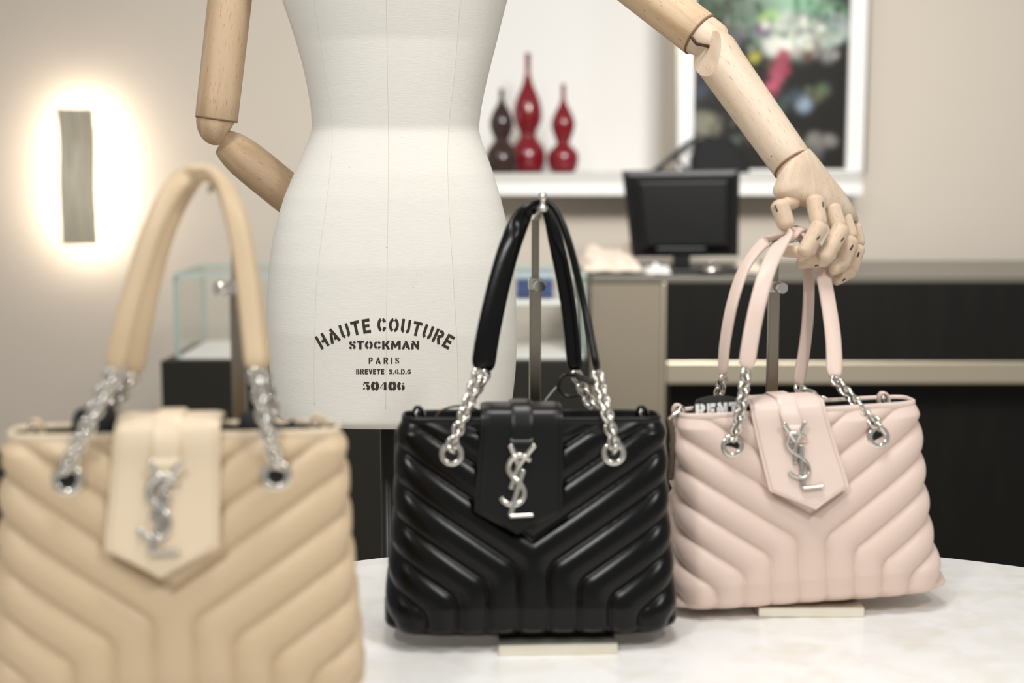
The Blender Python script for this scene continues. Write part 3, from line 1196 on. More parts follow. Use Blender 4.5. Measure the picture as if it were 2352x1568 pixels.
def bisect(o, world_pt, world_n):
    """cut a placed part, keep the side opposite the normal, fill the cut"""
    w = WM[o]
    inv = w.inverted()
    p = inv @ Vector(world_pt)
    n = (w.to_3x3().transposed() @ Vector(world_n)).normalized()
    bm = bmesh.new()
    bm.from_mesh(o.data)
    r = bmesh.ops.bisect_plane(bm, geom=list(bm.verts) + list(bm.edges) + list(bm.faces), plane_co=p, plane_no=n, clear_outer=True)
    es = [e for e in r['geom_cut'] if isinstance(e, bmesh.types.BMEdge)]
    f = bmesh.ops.contextual_create(bm, geom=es)
    for q in f['faces']:
        q.smooth = False
        for e in q.edges:
            e.smooth = False
    bm.to_mesh(o.data)
    bm.free()


# right arm (right in the picture), raised and reaching forward to the pink bag
sh = P(1215, -224, 1.985)
el = P(*C5(475, 180), 1.885)
up_arm = rod('upper_arm', sh, el, 0.0305, 0.0300, M['beech'], man, 48)
ax = nrm(el - sh)
jl = el + ax * 0.036
j = rod('elbow_joint', el - ax * 0.01, jl + ax * 0.010, 0.0282, 0.0282, M['beech_pale'], man, 48, roundB=0.030)
fa0 = P(*C5(520, 235), 1.862)
fa1 = P(*C5(968, 868), 1.775)
fax = nrm(fa1 - fa0)
fo = rod('forearm', fa0 - fax * 0.012, fa1, 0.0310, 0.0262, M['beech_pale'], man, 48, roundA=0.030)
# flat saw cuts at the elbow, facing the upper left front
bisect(fo, P(*C5(530, 300), 1.840), nrm(np.array([-0.86, -0.42, 0.30])))
bisect(j, P(*C5(500, 292), 1.86), nrm(np.array([0.50, 0.55, -0.66])))
# hinge slot on the joint
sl = [P(*C5(428, 190), 1.8535), P(*C5(462, 232), 1.8515), P(*C5(528, 246), 1.848)]
V, Fc = sweep(np.array(sl), oval(0.0022, 0.0022, 8))
mesh('hinge_slot', V, Fc, M['wood_slot'], j)
# rim ring at the upper arm end and wrist
for nm, c, a, r in (('arm_rim', el, ax, 0.0288), ('wrist_rim', fa1, fax, 0.0252)):
    me = torus_me(nm, r, 0.0014, M['wood_groove'], 40, 8)
    put(nm, me, man, mtx=axis_mtx(c + a * 0.0008, c + a))
wr = fa1 + fax * 0.018
rod('wrist', fa1 - fax * 0.004, wr + fax * 0.012, 0.0248, 0.0235, M['beech_pale'], man, 40)
for x, y in ((857, 830), (186, 58)):
    p = on_surface(*C5(x, y), [up_arm, fo])
    if p is not None:
        V, Fc = sweep(np.array([p + np.array([0, 0.0004, 0]), p + np.array([0.0006, 0.0004, 0.0014])]), oval(0.0012, 0.0012, 8))
        mesh('screw_hole', V, Fc, M['hole'], man)


def hand():
    secs = [((392, 305), (735, 55), 1.752, 1.775, .0235), ((374, 385), (790, 125), 1.742, 1.775, .0235), ((372, 455), (870, 225), 1.736, 1.776, .0225), ((415, 510), (950, 340), 1.732, 1.778, .0215),
            ((540, 540), (1040, 455), 1.732, 1.782, .020), ((640, 562), (1120, 575), 1.734, 1.786, .0185), ((706, 585), (1205, 715), 1.738, 1.790, .017), ((738, 598), (1248, 800), 1.742, 1.794, .0150)]
    n = 36
    V, Fc = [], []
    cs = []
    for (l, r, y0, y1, th) in secs:
        cs.append((P(*C6(*l), y0), P(*C6(*r), y1), th))
    # resample
    Ls = catmull([c[0] for c in cs], 30)
    Rs = catmull([c[1] for c in cs], 30)
    T = np.interp(np.linspace(0, len(cs) - 1, 30), range(len(cs)), [c[2] for c in cs])
    C = (Ls + Rs) / 2
    for i in range(30):
        U = (Rs[i] - Ls[i]) / 2
        tn = nrm(C[min(i + 1, 29)] - C[max(i - 1, 0)])
        W = nrm(np.cross(tn, nrm(U)))
        s = 1.0
        if i >= 27:
            s = [0.97, 0.9, 0.74][i - 27]
        for k in range(n):
            a = 2 * math.pi * k / n
            c, d = math.cos(a), math.sin(a)
            V.append(C[i] + U * np.sign(c) * abs(c) ** 0.86 * (0.985 if s == 1 else 0.6 + 0.4 * s) + W * T[i] * s * np.sign(d) * abs(d) ** 0.9)
    for i in range(29):
        for k in range(n):
            q = (k + 1) % n
            Fc.append((i * n + k, i * n + q, (i + 1) * n + q, (i + 1) * n + k))
    Fc.append(tuple(range(n))[::-1])
    Fc.append(tuple(29 * n + k for k in range(n)))
    h = mesh('hand', V, Fc, M['beech_pale'], man)
    fix_normals(h.data)

    segs = []

    def seg(nm, a, b, Ya, Yb, ra, rb):
        A, B = P(*C6(*a), Ya), P(*C6(*b), Yb)
        segs.append(rod(nm, A, B, ra, rb, M['beech_pale'], h, 24, roundA=ra * 0.8, roundB=rb * 0.75))
    k = 1 / 4.611 / (F / 1.74)
    # thumb
    seg('thumb_segment', (610, 560), (455, 605), 1.742, 1.728, 72 * k, 82 * k)
    seg('thumb_segment', (400, 545), (505, 870), 1.722, 1.712, 100 * k, 92 * k)
    # index
    seg('finger_segment', (780, 500), (842, 850), 1.735, 1.715, 96 * k, 88 * k)
    seg('finger_segment', (872, 790), (655, 1140), 1.711, 1.693, 98 * k, 78 * k)
    seg('finger_segment', (740, 1105), (425, 1092), 1.700, 1.712, 74 * k, 56 * k)
    # middle
    seg('finger_segment', (955, 590), (1055, 880), 1.752, 1.736, 96 * k, 90 * k)
    seg('finger_segment', (1095, 820), (868, 1205), 1.733, 1.706, 100 * k, 82 * k)
    seg('finger_segment', (945, 1175), (595, 1222), 1.712, 1.724, 78 * k, 58 * k)
    # ring
    seg('finger_segment', (1085, 690), (1180, 985), 1.769, 1.757, 88 * k, 84 * k)
    seg('finger_segment', (1185, 940), (1055, 1280), 1.755, 1.735, 90 * k, 82 * k)
    seg('finger_segment', (1075, 1225), (975, 1290), 1.738, 1.716, 84 * k, 66 * k)
    # little finger
    seg('finger_segment', (1205, 790), (1268, 1050), 1.785, 1.778, 74 * k, 70 * k)
    seg('finger_segment', (1262, 1020), (1165, 1330), 1.777, 1.762, 78 * k, 72 * k)
    seg('finger_segment', (1200, 1290), (985, 1420), 1.764, 1.752, 74 * k, 56 * k)
    for x, y, Y, dx, dy in ((385, 640, 1.7005, 12, 34), (875, 600, 1.7165, 2, 28), (825, 950, 1.6835, -16, 18), (1080, 970, 1.7055, -16, 18), (1180, 1055, 1.735, -14, 26), (1250, 1130, 1.757, -9, 24), (812, 1242, 1.703, 20, -4), (1096, 1394, 1.746, 16, -9), (505, 160, 1.735, 8, 14)):
        p, q = on_surface(*C6(x - dx, y - dy), segs + [h]), on_surface(*C6(x + dx, y + dy), segs + [h])
        if p is None or q is None or np.linalg.norm(p - q) > 0.02:
            continue
        V, Fc = sweep(np.array([p, (p + q) / 2, q]) + np.array([0, 0.0006, 0]), oval(0.0013, 0.0013, 8))
        mesh('pin_slot', V, Fc, M['wood_slot'], h)


hand()


# left arm (left in the picture), bent behind the hip
def C1(x, y):
    return 400 + x / 3.015, y / 3.015


sh2 = P(553, -223, 1.99)
el2 = P(*C1(293, 825), 1.99)
rod('upper_arm', sh2, el2, 0.0300, 0.0292, M['beech'], man, 48)
a2 = nrm(el2 - sh2)
j2 = rod('elbow_joint', el2 - a2 * 0.008, el2 + a2 * 0.036, 0.0288, 0.0275, M['beech'], man, 48, roundB=0.036)
f0 = P(*C1(300, 945), 2.0)
f1 = P(705, 480, 2.085)
fx2 = nrm(f1 - f0)
fo2 = rod('forearm', f0 - fx2 * 0.006, f1 + fx2 * 0.05, 0.0285, 0.0295, M['beech'], man, 48, roundA=0.070)
# mitre: both wooden pieces meet on a slanted plane
mp_ = P(*C1(330, 975), 1.985)
mn = nrm(np.array([0.83, 0.10, -0.55]))
bisect(j2, mp_, mn)
bisect(fo2, mp_ - mn * 0.0005, -mn)
me = torus_me('arm_rim', 0.0280, 0.0012, M['wood_groove'], 40, 8)
put('arm_rim', me, man, mtx=axis_mtx(el2, el2 + a2))


# ------------------------------------------------------------------ handbags
PQ = 0.0325
LINK = {}


def link_mesh():
    if 'l' not in LINK:
        LINK['l'] = torus_me('chain_link', 0.0068, 0.0025, M['chrome'], 18, 8, 0.84)
    return LINK['l']


def chain(bag, A, mids, B, pitch=0.0080, roll0=0.6):
    path = catmull([A] + mids + [B], 200)
    d = np.concatenate([[0], np.cumsum(np.linalg.norm(np.diff(path, axis=0), axis=1))])
    n = max(2, int(round(d[-1] / pitch)))
    root = bpy.data.objects.new('chain', link_mesh())
    objs = []
    for i in range(n):
        s = d[-1] * (i + 0.5) / n
        p = np.array([np.interp(s, d, path[:, k]) for k in range(3)])
        p2 = np.array([np.interp(min(s + 0.002, d[-1]), d, path[:, k]) for k in range(3)])
        p1 = np.array([np.interp(max(s - 0.002, 0), d, path[:, k]) for k in range(3)])
        x = nrm(p2 - p1)
        up = np.array([0, -1.0, 0])
        up = nrm(up - x * np.dot(up, x))
        y = np.cross(up, x)
        a = (0.85 if i % 2 else -0.55) + 0.04 * i
        yy = y * math.cos(a) + up * math.sin(a)
        zz = np.cross(x, yy)
        m = Matrix(((x[0], yy[0], zz[0], p[0]), (x[1], yy[1], zz[1], p[1]), (x[2], yy[2], zz[2], p[2]), (0, 0, 0, 1)))
        objs.append(m)
    # the first link is the chain part itself, further links are its sub-parts
    o = put('chain', link_mesh(), bag, mtx=objs[0])
    for m in objs[1:]:
        put('chain_link', link_mesh(), o, mtx=m)
    bpy.data.objects.remove(root)
    return o


class Bag:
    def __init__(s, name, loc, yaw, roll, h, leather_m, flap_m, label, lean=0.0, wk=1.0, flare=0.0, puff=0.0076, edge_m=None, fdx=0.0, fsh=0.0, fdz=0.0):
        s.fdx, s.fsh, s.fdz = fdx, fsh, fdz
        s.loc = np.array(loc, float)
        s.h = h
        s.wk = wk
        s.flare = flare
        s.puff = puff
        R = Matrix.Rotation(yaw, 3, 'Z') @ Matrix.Rotation(roll, 3, 'Y') @ Matrix.Rotation(lean, 3, 'X')
        s.R = np.array(R)
        s.lm, s.fm = leather_m, flap_m
        s.em = edge_m or flap_m
        s.root = empty(name, loc, label, 'handbag', 'quilted tote bags on the round table')
        s.build()

    def W(s, p):
        return s.loc + s.R @ np.array(p, float)

    def WV(s, V):
        return s.loc + np.array(V, float) @ s.R.T

    def a(s, z):
        t = z / s.h
        return s.wk * (np.interp(t, [0, .04, .12, .3, .6, 1], [.148 + s.flare, .152 + s.flare, .153 + s.flare * .5, .149, .143, .139]))

    def b(s, z):
        t = z / s.h
        return np.interp(t, [0, .05, .15, .5, .85, 1], [.054, .060, .060, .046, .030, .026])

    def q(s, X, Z):
        Z0 = 2.68
        qd = (Z0 + .66 * X - Z) / 1.17
        k = 0.30
        hh = np.clip(.5 + .5 * (qd - X) / k, 0, 1)
        return qd * (1 - hh) + X * hh - k * hh * (1 - hh), X < qd

    def qd(s, X, Z):
        return (2.68 + .66 * X - Z) / 1.17

    def build(s):
        n, m = 600, 140
        zs_ = list(np.linspace(0.012, s.h, m))
        lev = []
        R = 0.012
        for t in np.linspace(0, math.pi / 2, 7)[:-1]:
            lev.append((R * (1 - math.sin(t)) if False else R - R * math.cos(t), R * (1 - math.sin(t))))
        for z in zs_:
            lev.append((z, 0.0))
        V, Fc = [], []
        for z, inset in lev:
            a = s.a(z) - inset
            b = s.b(z) - inset
            t = np.linspace(0, 2 * math.pi, 1441) - math.pi / 2
            e = 2 / 5.0
            x = a * np.sign(np.cos(t)) * np.abs(np.cos(t)) ** e
            y = b * np.sign(np.sin(t)) * np.abs(np.sin(t)) ** e
            d = np.concatenate([[0], np.cumsum(np.hypot(np.diff(x), np.diff(y)))])
            u = np.linspace(0, d[-1], n, endpoint=False)
            xx, yy = np.interp(u, d, x), np.interp(u, d, y)
            half = d[-1] / 2
            X = np.where(u < half, u, d[-1] - u)          # arc length from the front centre
            Xm = np.minimum(X, half - X)                   # mirrored on the back
            q, vert = s.q(Xm / PQ, np.full_like(Xm, z / PQ))
            low = np.clip((s.qd(Xm / PQ, z / PQ) - Xm / PQ) / 2.0, 0, 1)
            f = (q - .5) % 1.0
            pil = np.clip(1 - (2 * f - 1) ** 2, 0, 1) ** 0.72
            amp = s.puff * (1 - .28 * low * low * (3 - 2 * low))
            fade = np.clip((s.h - z) / 0.014, 0, 1) * np.clip(z / 0.010, 0.0, 1) ** .5
            dx = np.gradient(xx)
            dy = np.gradient(yy)
            dx[0] = dx[-1] = dx[1]
            dy[0], dy[-1] = 0, 0
            L = np.hypot(dx, dy)
            nx_, ny_ = dy / L, -dx / L
            disp = amp * pil * fade
            V += list(np.stack([xx + nx_ * disp, yy + ny_ * disp, np.full(n, z)], 1))
        k = len(lev)
        for j_ in range(k - 1):
            for i in range(n):
                w = (i + 1) % n
                Fc.append((j_ * n + i, j_ * n + w, (j_ + 1) * n + w, (j_ + 1) * n + i))
        Fc.append(tuple(range(n))[::-1])
        mesh('body', s.WV(V), Fc, s.lm, s.root)
        top = np.array(V[(k - 1) * n:])[::3]
        # rim binding
        path = top * np.array([1, 1, 1]) - np.array([0, 0, 0.001])
        Vr, Fr = sweep(s.WV(path), oval(0.0018, 0.0044, 8, 3), s.R @ np.array([0, 0, 1.0]) * 0 + s.WV(path) - s.W((0, 0, s.h)), closed=True)
        mesh('rim', Vr, Fr, s.fm, s.root)
        # lining well
        Vl, Fl = [], []
        kk = len(top)
        for z, sc_ in ((s.h - 0.001, .985), (s.h - 0.02, .965), (s.h - 0.055, .95)):
            for p in top:
                Vl.append((p[0] * sc_, p[1] * (sc_ - .06), z))
        for j_ in range(2):
            for i in range(kk):
                w = (i + 1) % kk
                Fl.append((j_ * kk + w, j_ * kk + i, (j_ + 1) * kk + i, (j_ + 1) * kk + w))
        Fl.append(tuple(2 * kk + i for i in range(kk)))
        mesh('lining', s.WV(Vl), Fl, M['black_cloth'], s.root)
        s.flap()
        s.grommets()

    def face_y(s, z):
        return -(s.b(z))

    def flap_path(s, off, zend, n, zback):
        h = s.h
        b = s.b(h)
        g_ = 0.0065 + off
        pts = [(b + 0.004 + off, h - zback), (b + 0.005 + off, h - 0.008), (b - 0.002, h + 0.008 + off), (0.0, h + 0.0115 + off), (-b + 0.002, h + 0.0095 + off), (-b - g_ * .95, h - 0.002)]
        for z in np.linspace(h - 0.025, h - zend, 5):
            pts.append((s.face_y(z) - g_ - 0.011 * ((h - z) / .114) ** 1.5, z))
        P_ = catmull(np.array(pts), 400)
        d = np.concatenate([[0], np.cumsum(np.linalg.norm(np.diff(P_, axis=0), axis=1))])
        u = np.linspace(0, d[-1], n)
        return np.stack([np.interp(u, d, P_[:, 0]), np.interp(u, d, P_[:, 1])], 1), u

    def sheet(s, name, path, half, th, material, parent, edge_m, nx=14):
        n = len(path)
        t = np.gradient(path, axis=0)
        t /= np.linalg.norm(t, axis=1)[:, None]
        nn = np.stack([-t[:, 1], t[:, 0]], 1)   # outward candidate
        if nn[n // 2][1] < 0:
            nn = -nn
        V = []
        for side in (1, 0):
            for i in range(n):
                for k in range(nx + 1):
                    x = half[i] * (k / nx * 2 - 1)
                    e = th * side
                    if side and k in (0, nx):
                        e = th * 0.55
                    V.append((x + s.dx(path[i][1], path[i][0]), path[i][0] + nn[i][0] * e, path[i][1] + nn[i][1] * e))
        Fc, fm = [], []
        w = nx + 1
        o = n * w
        for i in range(n - 1):
            for k in range(nx):
                a = i * w + k
                Fc.append((a, a + 1, a + w + 1, a + w)); fm.append(0)
                Fc.append((o + a, o + a + w, o + a + w + 1, o + a + 1)); fm.append(0)
            for k in (0, nx):
                a = i * w + k
                Fc.append((a, a + w, o + a + w, o + a) if k == 0 else (a, o + a, o + a + w, a + w)); fm.append(1)
        for i in (0, n - 1):
            for k in range(nx):
                a = i * w + k
                Fc.append((a, o + a, o + a + 1, a + 1)); fm.append(1)
        ob = mesh(name, s.WV(V), Fc, None, parent, mats=[material, edge_m], fmat=fm)
        fix_normals(ob.data)
        sharp(ob, 35)
        return ob

    def dx(s, z, y=-1):
        return s.fdx + (s.fsh * max(0, s.h - z) / .115 if y < 0 else 0)

    def flap(s):
        n = 110
        tip = 0.024
        path, u = s.flap_path(0.0, 0.115 - s.fdz, n, 0.05)
        L = u[-1]
        half = np.full(n, .0435) + 0.003 * np.clip((u - L * .45) / (L * .4), 0, 1)
        k = u > L - tip
        half[k] = half[k] * np.clip((L - u[k]) / tip, 0.004, 1)
        s.flap_o = s.sheet('flap', path, half, 0.0034, s.fm, s.root, s.em)
        # stitched border
        pts = []
        sel = [i for i in range(n) if u[i] > L * .36]
        ins = 0.004
        tt = np.gradient(path, axis=0)
        tt /= np.linalg.norm(tt, axis=1)[:, None]
        nn = np.stack([-tt[:, 1], tt[:, 0]], 1)
        if nn[n // 2][1] < 0:
            nn = -nn

        def at(uu, x):
            i = np.interp(uu, u, np.arange(n))
            p = [np.interp(i, np.arange(n), path[:, c]) for c in (0, 1)]
            q_ = [np.interp(i, np.arange(n), nn[:, c]) for c in (0, 1)]
            return (x, p[0] + q_[0] * 0.0035, p[1] + q_[1] * 0.0035)
        hw = .0465
        sl_ = hw / tip
        left = [at(uu, -(np.interp(uu, u, half) - ins)) for uu in np.linspace(L * .36, L - tip - ins * .4, 40)]
        right = [(-p[0], p[1], p[2]) for p in left][::-1]
        tipv = [at(L - ins * 1.15, 0)]
        mid = [at(uu, -(hw - ins) * (L - ins * 1.15 - uu) / (tip - ins * .75)) for uu in np.linspace(L - tip - ins * .4, L - ins * 1.15, 8)[1:-1]]
        midr = [(-p[0], p[1], p[2]) for p in mid][::-1]
        Vs, Fs = sweep(s.WV([(p[0] + s.dx(p[2], p[1]), p[1], p[2]) for p in left + mid + tipv + midr + right]), oval(0.00045, 0.00035, 6))
        mesh('stitching', Vs, Fs, s.fm, s.flap_o)
        # narrow belt over the flap, ending in a rounded loop behind the monogram
        path2, u2 = s.flap_path(0.0036, 0.034, 70, 0.045)
        half2 = np.full(70, .0118)
        bel = s.sheet('belt', path2, half2, 0.0026, s.fm, s.flap_o, s.em, 8)
        zc = s.h - 0.024 + s.fdz * .7
        yb = s.face_y(zc) - 0.0065 - 0.0094
        pr = [(yb + 0.0035, zc + 0.008), (yb - 0.0005, zc + 0.004), (yb - 0.0020, zc - 0.002), (yb - 0.0010, zc - 0.008), (yb + 0.0030, zc - 0.011)]
        pr = catmull(np.array(pr), 16)
        s.sheet('belt_loop', pr, np.full(16, .0115), 0.0030, s.fm, s.flap_o, s.em, 8)
        pk, uk = s.flap_path(0.0064, 0.020, 70, 0.03)
        sel = (uk > uk[-1] * .60)
        s.sheet('belt_keeper', pk[sel], np.full(int(sel.sum()), .0106), 0.0012, s.fm, s.flap_o, s.em, 8)
        s.monogram()

    def monogram(s):
        def C(x, y):
            z = s.h + s.fdz - ((980 + y / 6.272) - 969) / 2120 + s.fdz * .8
            return (s.dx(z) + (x - 762) / 6.272 / 2120, z)
        strokes = [
            ([(600, 220), (668, 370), (735, 525)], .0030),
            ([(945, 222), (840, 370), (735, 525), (690, 680), (640, 835)], .0028),
            ([(895, 450), (800, 385), (700, 380), (618, 445), (592, 555), (640, 655), (735, 735), (808, 815), (832, 905), (800, 990), (725, 1045), (625, 1040), (545, 995), (508, 950)], .0029),
            ([(805, 575), (765, 720), (705, 960), (650, 1190)], .0029),
            ([(640, 1192), (800, 1186), (965, 1178)], .0029)]
        V, Fc = [], []
        for i, (st, r) in enumerate(strokes):
            pts = []
            for x, y in st:
                u, z = C(x, y)
                pts.append((u, s.face_y(z) - 0.0065 - 0.0034 - 0.0022 - 0.0004 * i - 0.011 * (max(0, s.h - z) / .114) ** 1.5 - 0.0062 * np.clip((z - (s.h + s.fdz - .050)) / .030, 0, 1), z))
            path = catmull(np.array(pts), 8 * len(pts))
            v, f = sweep(s.WV(path), oval(r, r * .72, 10), s.R @ np.array([1.0, 0, 0]) if False else None)
            Fc += [tuple(q + len(V) for q in ff) for ff in f]
            V += list(v)
        mesh('monogram', V, Fc, M['chrome'], s.flap_o)

    def gpos(s, sx, back=False, off=0.0):
        z = s.h - 0.034
        y = (s.b(z) + 0.0055 + off) * (1 if back else -1)
        return s.W((sx * .0865 * s.wk, y, z))

    def grommets(s):
        for back in (False, True):
            nrm_l = s.R @ nrm(np.array([0, 1.0 if back else -1.0, .20]))
            for sx in (-1, 1):
                p = s.gpos(sx, back)
                me = torus_me('grommet', 0.0103, 0.0034, M['chrome'], 36, 10, 1.0, 0.75)
                gr = put('grommet', me, s.root, mtx=axis_mtx(p, p + nrm_l))
                me = lathe_mesh('grommet_hole', [(0, 0.0088), (0.0006, 0.0088)], M['hole'], 24, False)
                put('grommet_hole', me, gr, mtx=axis_mtx(p + nrm_l * 0.0006, p + nrm_l))

    def tabs(s, spots):
        for x, tilt in spots:
            base = np.array([x, 0.004, s.h - 0.004])
            pts = [base + np.array([-.005, 0, 0]), base + np.array([-.0058, 0, .008]), base + np.array([-.003, -.001, .0135]), base + np.array([.002, -.002, .0125]), base + np.array([.0045, -.003, .006]), base + np.array([.005, -.003, -.002])]
            path = catmull(np.array(pts), 24)
            V, Fc = sweep(s.WV(path), oval(0.0052, 0.0020, 10, 3), s.R @ np.array([0, 1.0, 0]))
            t_ = mesh('strap_tab', V, Fc, s.lm, s.root)
            me = torus_me('d_ring', 0.0062, 0.0012, M['chrome'], 24, 8)
            c = s.W(base + np.array([.0015, -.004, .0065]))
            put('d_ring', me, t_, mtx=axis_mtx(c, c + s.R @ nrm(np.array([.5, -.6, tilt]))))

    def handle(s, ctrl, wides, w, th, n=110):
        pts = [P(*c) for c in ctrl]
        path = catmull(pts, n)
        k = [q[0] for q in wides]
        wd = np.stack([np.interp(np.linspace(0, len(ctrl) - 1, n), k, [q[1][c] for q in wides]) for c in range(3)], 1)
        sc_ = np.ones(n)
        for i in range(4):
            sc_[i] = sc_[-1 - i] = [.62, .86, .97, 1.0][i]
        V, Fc = sweep(path, oval(w / 2, th / 2, 16, 2.8), wd, sc_)
        o = mesh('handle', V, Fc, s.lm, s.root)
        fix_normals(o.data)
        for e, f in ((0, 4), (-1, -5)):
            me = torus_me('end_ring', 0.0042, 0.0013, M['chrome'], 18, 8)
            d = nrm(path[e] - path[f])
            put('end_ring', me, o, mtx=axis_mtx(path[e] + d * 0.003, path[e] + d * 0.003 + nrm(np.array([.4, -.9, .2]))))
        return path

    def chains(s, front, back):
        """hang the four chains from the handle ends to the grommets"""
        for pth, isb in ((front, False), (back, True)):
            for e, sx in ((0, -1), (-1, 1)):
                A = pth[e] + nrm(pth[e] - pth[5 if e == 0 else -6]) * 0.003
                G = s.gpos(sx, isb, 0.004) + np.array([0, 0, 0.010])
                G2 = s.gpos(sx, isb, -0.002) + np.array([0, 0, 0.005])
                mid = (A + G) / 2 + (s.R @ np.array([0, (0.007 if isb else -0.007), -0.002]))
                chain(s.root, A, [mid, G], G2)


def bag_stand(name, post, plate_c, plate_w, plate_d, yaw, top_z, knob_z, arm_to, label, knob_dir=(0.2, -1, 0)):
    """post = (x,y); rests on the table"""
    root = empty(name, (post[0], post[1], ZT), label, 'display stand', 'steel handbag stands')
    c, s_ = math.cos(yaw), math.sin(yaw)
    box('base_plate', (plate_c[0] - plate_w / 2, plate_c[1] - plate_d / 2, ZT), (plate_c[0] + plate_w / 2, plate_c[1] + plate_d / 2, ZT + 0.0115), M['plate_edge'], root, 0.0012, rotz=yaw)
    box('outer_tube', (post[0] - .0066, post[1] - .0066, ZT + 0.0115), (post[0] + .0066, post[1] + .0066, knob_z), M['brushed'], root, 0.0010, rotz=yaw)
    box('collar', (post[0] - .0078, post[1] - .0078, knob_z - 0.008), (post[0] + .0078, post[1] + .0078, knob_z + 0.006), M['chrome'], root, 0.0012, rotz=yaw)
    box('inner_rod', (post[0] - .0044, post[1] - .0044, knob_z), (post[0] + .0044, post[1] + .0044, top_z), M['brushed'], root, 0.0008, rotz=yaw)
    kd = nrm(np.array(knob_dir, float))
    k0 = np.array([post[0], post[1], knob_z - 0.002]) + kd * 0.0075
    me = lathe_mesh('clamp_knob', [(0, .003), (.006, .003), (.0065, .0064), (.0078, .0070), (.0135, .0070), (.0148, .0062)], M['chrome'], 28)
    o = put('clamp_knob', me, root, mtx=axis_mtx(k0, k0 + kd))
    sharp(o, 40)
    a0 = np.array([post[0], post[1], top_z - 0.004])
    a1 = np.array(arm_to, float)
    V, Fc = sweep(catmull([a0 + np.array([0, 0.004, 0]), a0 * .5 + a1 * .5 + np.array([0, 0, 0.001]), a1], 14), oval(0.0055, 0.0036, 12, 3), np.array([1.0, 0, 0]))
    mesh('hook_arm', V, Fc, M['chrome'], root)
    me = lathe_mesh('finial', [(0, .0058), (.006, .0058), (.0065, .0030), (.012, .0030), (.0135, .0045), (.0165, .0050), (.0195, .0036), (.0205, .001)], M['chrome'], 24)
    put('finial', me, root, mtx=Matrix.Translation(Vector(a1 - np.array([0, 0, 0.004]))))
    return root


R_ = math.radians
PZ = ZT + 0.0118

# ---- black bag, middle
bk = Bag('quilted_tote_bag', (P(1217, 1300, 1.53)[0], 1.526, PZ), R_(2.5), R_(0.3), 0.231, M['black_leather'], M['black_flap'], 'black quilted leather tote bag in the middle, between the beige and pink ones', fdx=-.0115, fsh=-.006)
fr = bk.handle([(1100, 846, 1.520), (1114, 760, 1.525), (1142, 640, 1.54), (1172, 545, 1.555), (1206, 482, 1.572), (1246, 464, 1.585), (1276, 484, 1.585), (1308, 562, 1.575), (1337, 680, 1.562), (1356, 770, 1.545), (1371, 850, 1.528)],
               [(0, (1, 0, .25)), (3, (1, 0, .6)), (4, (.5, 1, .2)), (5, (0, 1, 0)), (10, (.12, 1, 0))], .0182, .0088)
bp_ = bk.handle([(1118, 850, 1.600), (1132, 760, 1.604), (1158, 640, 1.61), (1186, 545, 1.615), (1214, 488, 1.62), (1240, 470, 1.62), (1262, 500, 1.62), (1285, 590, 1.612), (1304, 690, 1.605), (1314, 775, 1.60), (1321, 850, 1.596)],
                [(0, (1, 0, .25)), (3, (1, .4, .5)), (5, (0, 1, 0)), (6, (.5, .8, 0)), (7, (1, 0, 0)), (10, (1, 0, 0))], .0178, .0088)
bk.chains(fr, bp_)
bk.tabs([(-.122, .2), (.122, .2)])
pts = [bk.W((-.105, .004, bk.h - .004)), bk.W((-.098, .002, bk.h + .006)), bk.W((-.080, 0, bk.h + .0115)), bk.W((-.060, 0, bk.h + .008)), bk.W((-.050, 0, bk.h - .006))]
tube('cord_loop', pts, 0.0014, M['cable'], bk.root, 8, 30)
# anti-theft lanyard looped through the right chains
lp = [P(1322, 862, 1.585), P(1296, 862, 1.58), P(1283, 880, 1.578), P(1287, 900, 1.578), P(1303, 910, 1.576), P(1330, 908, 1.572)]
la = tube('security_lanyard', lp, 0.0026, M['black_cable'], bk.root, 8, 40)
la['label'] = 'black security lanyard looped through the chain'
lp2 = [P(1326, 864, 1.580), P(1346, 872, 1.56), P(1368, 880, 1.535)]
tube('security_lanyard', lp2, 0.0036, M['black_cable'], bk.root, 8, 16)
st_ = [P(1284, 882, 1.578), P(1268, 900, 1.585), P(1252, 920, 1.595)]
tube('tag_string', st_, 0.0010, M['white'], bk.root, 6, 12)
pa = P(1229, 800, 1.655)
tp = P(1229, 494, 1.655)[2]
kz = P(1229, 650, 1.655)[2]
pc = P(1283, 1500, 1.45)
arm = P(1246, 478, 1.566)
bag_stand('bag_stand', (pa[0], 1.655), (pc[0] - .006, 1.452 + .112), .1265, .225, R_(3), tp, kz, arm, 'steel stand holding up the black tote bag', (0.25, -1, 0))

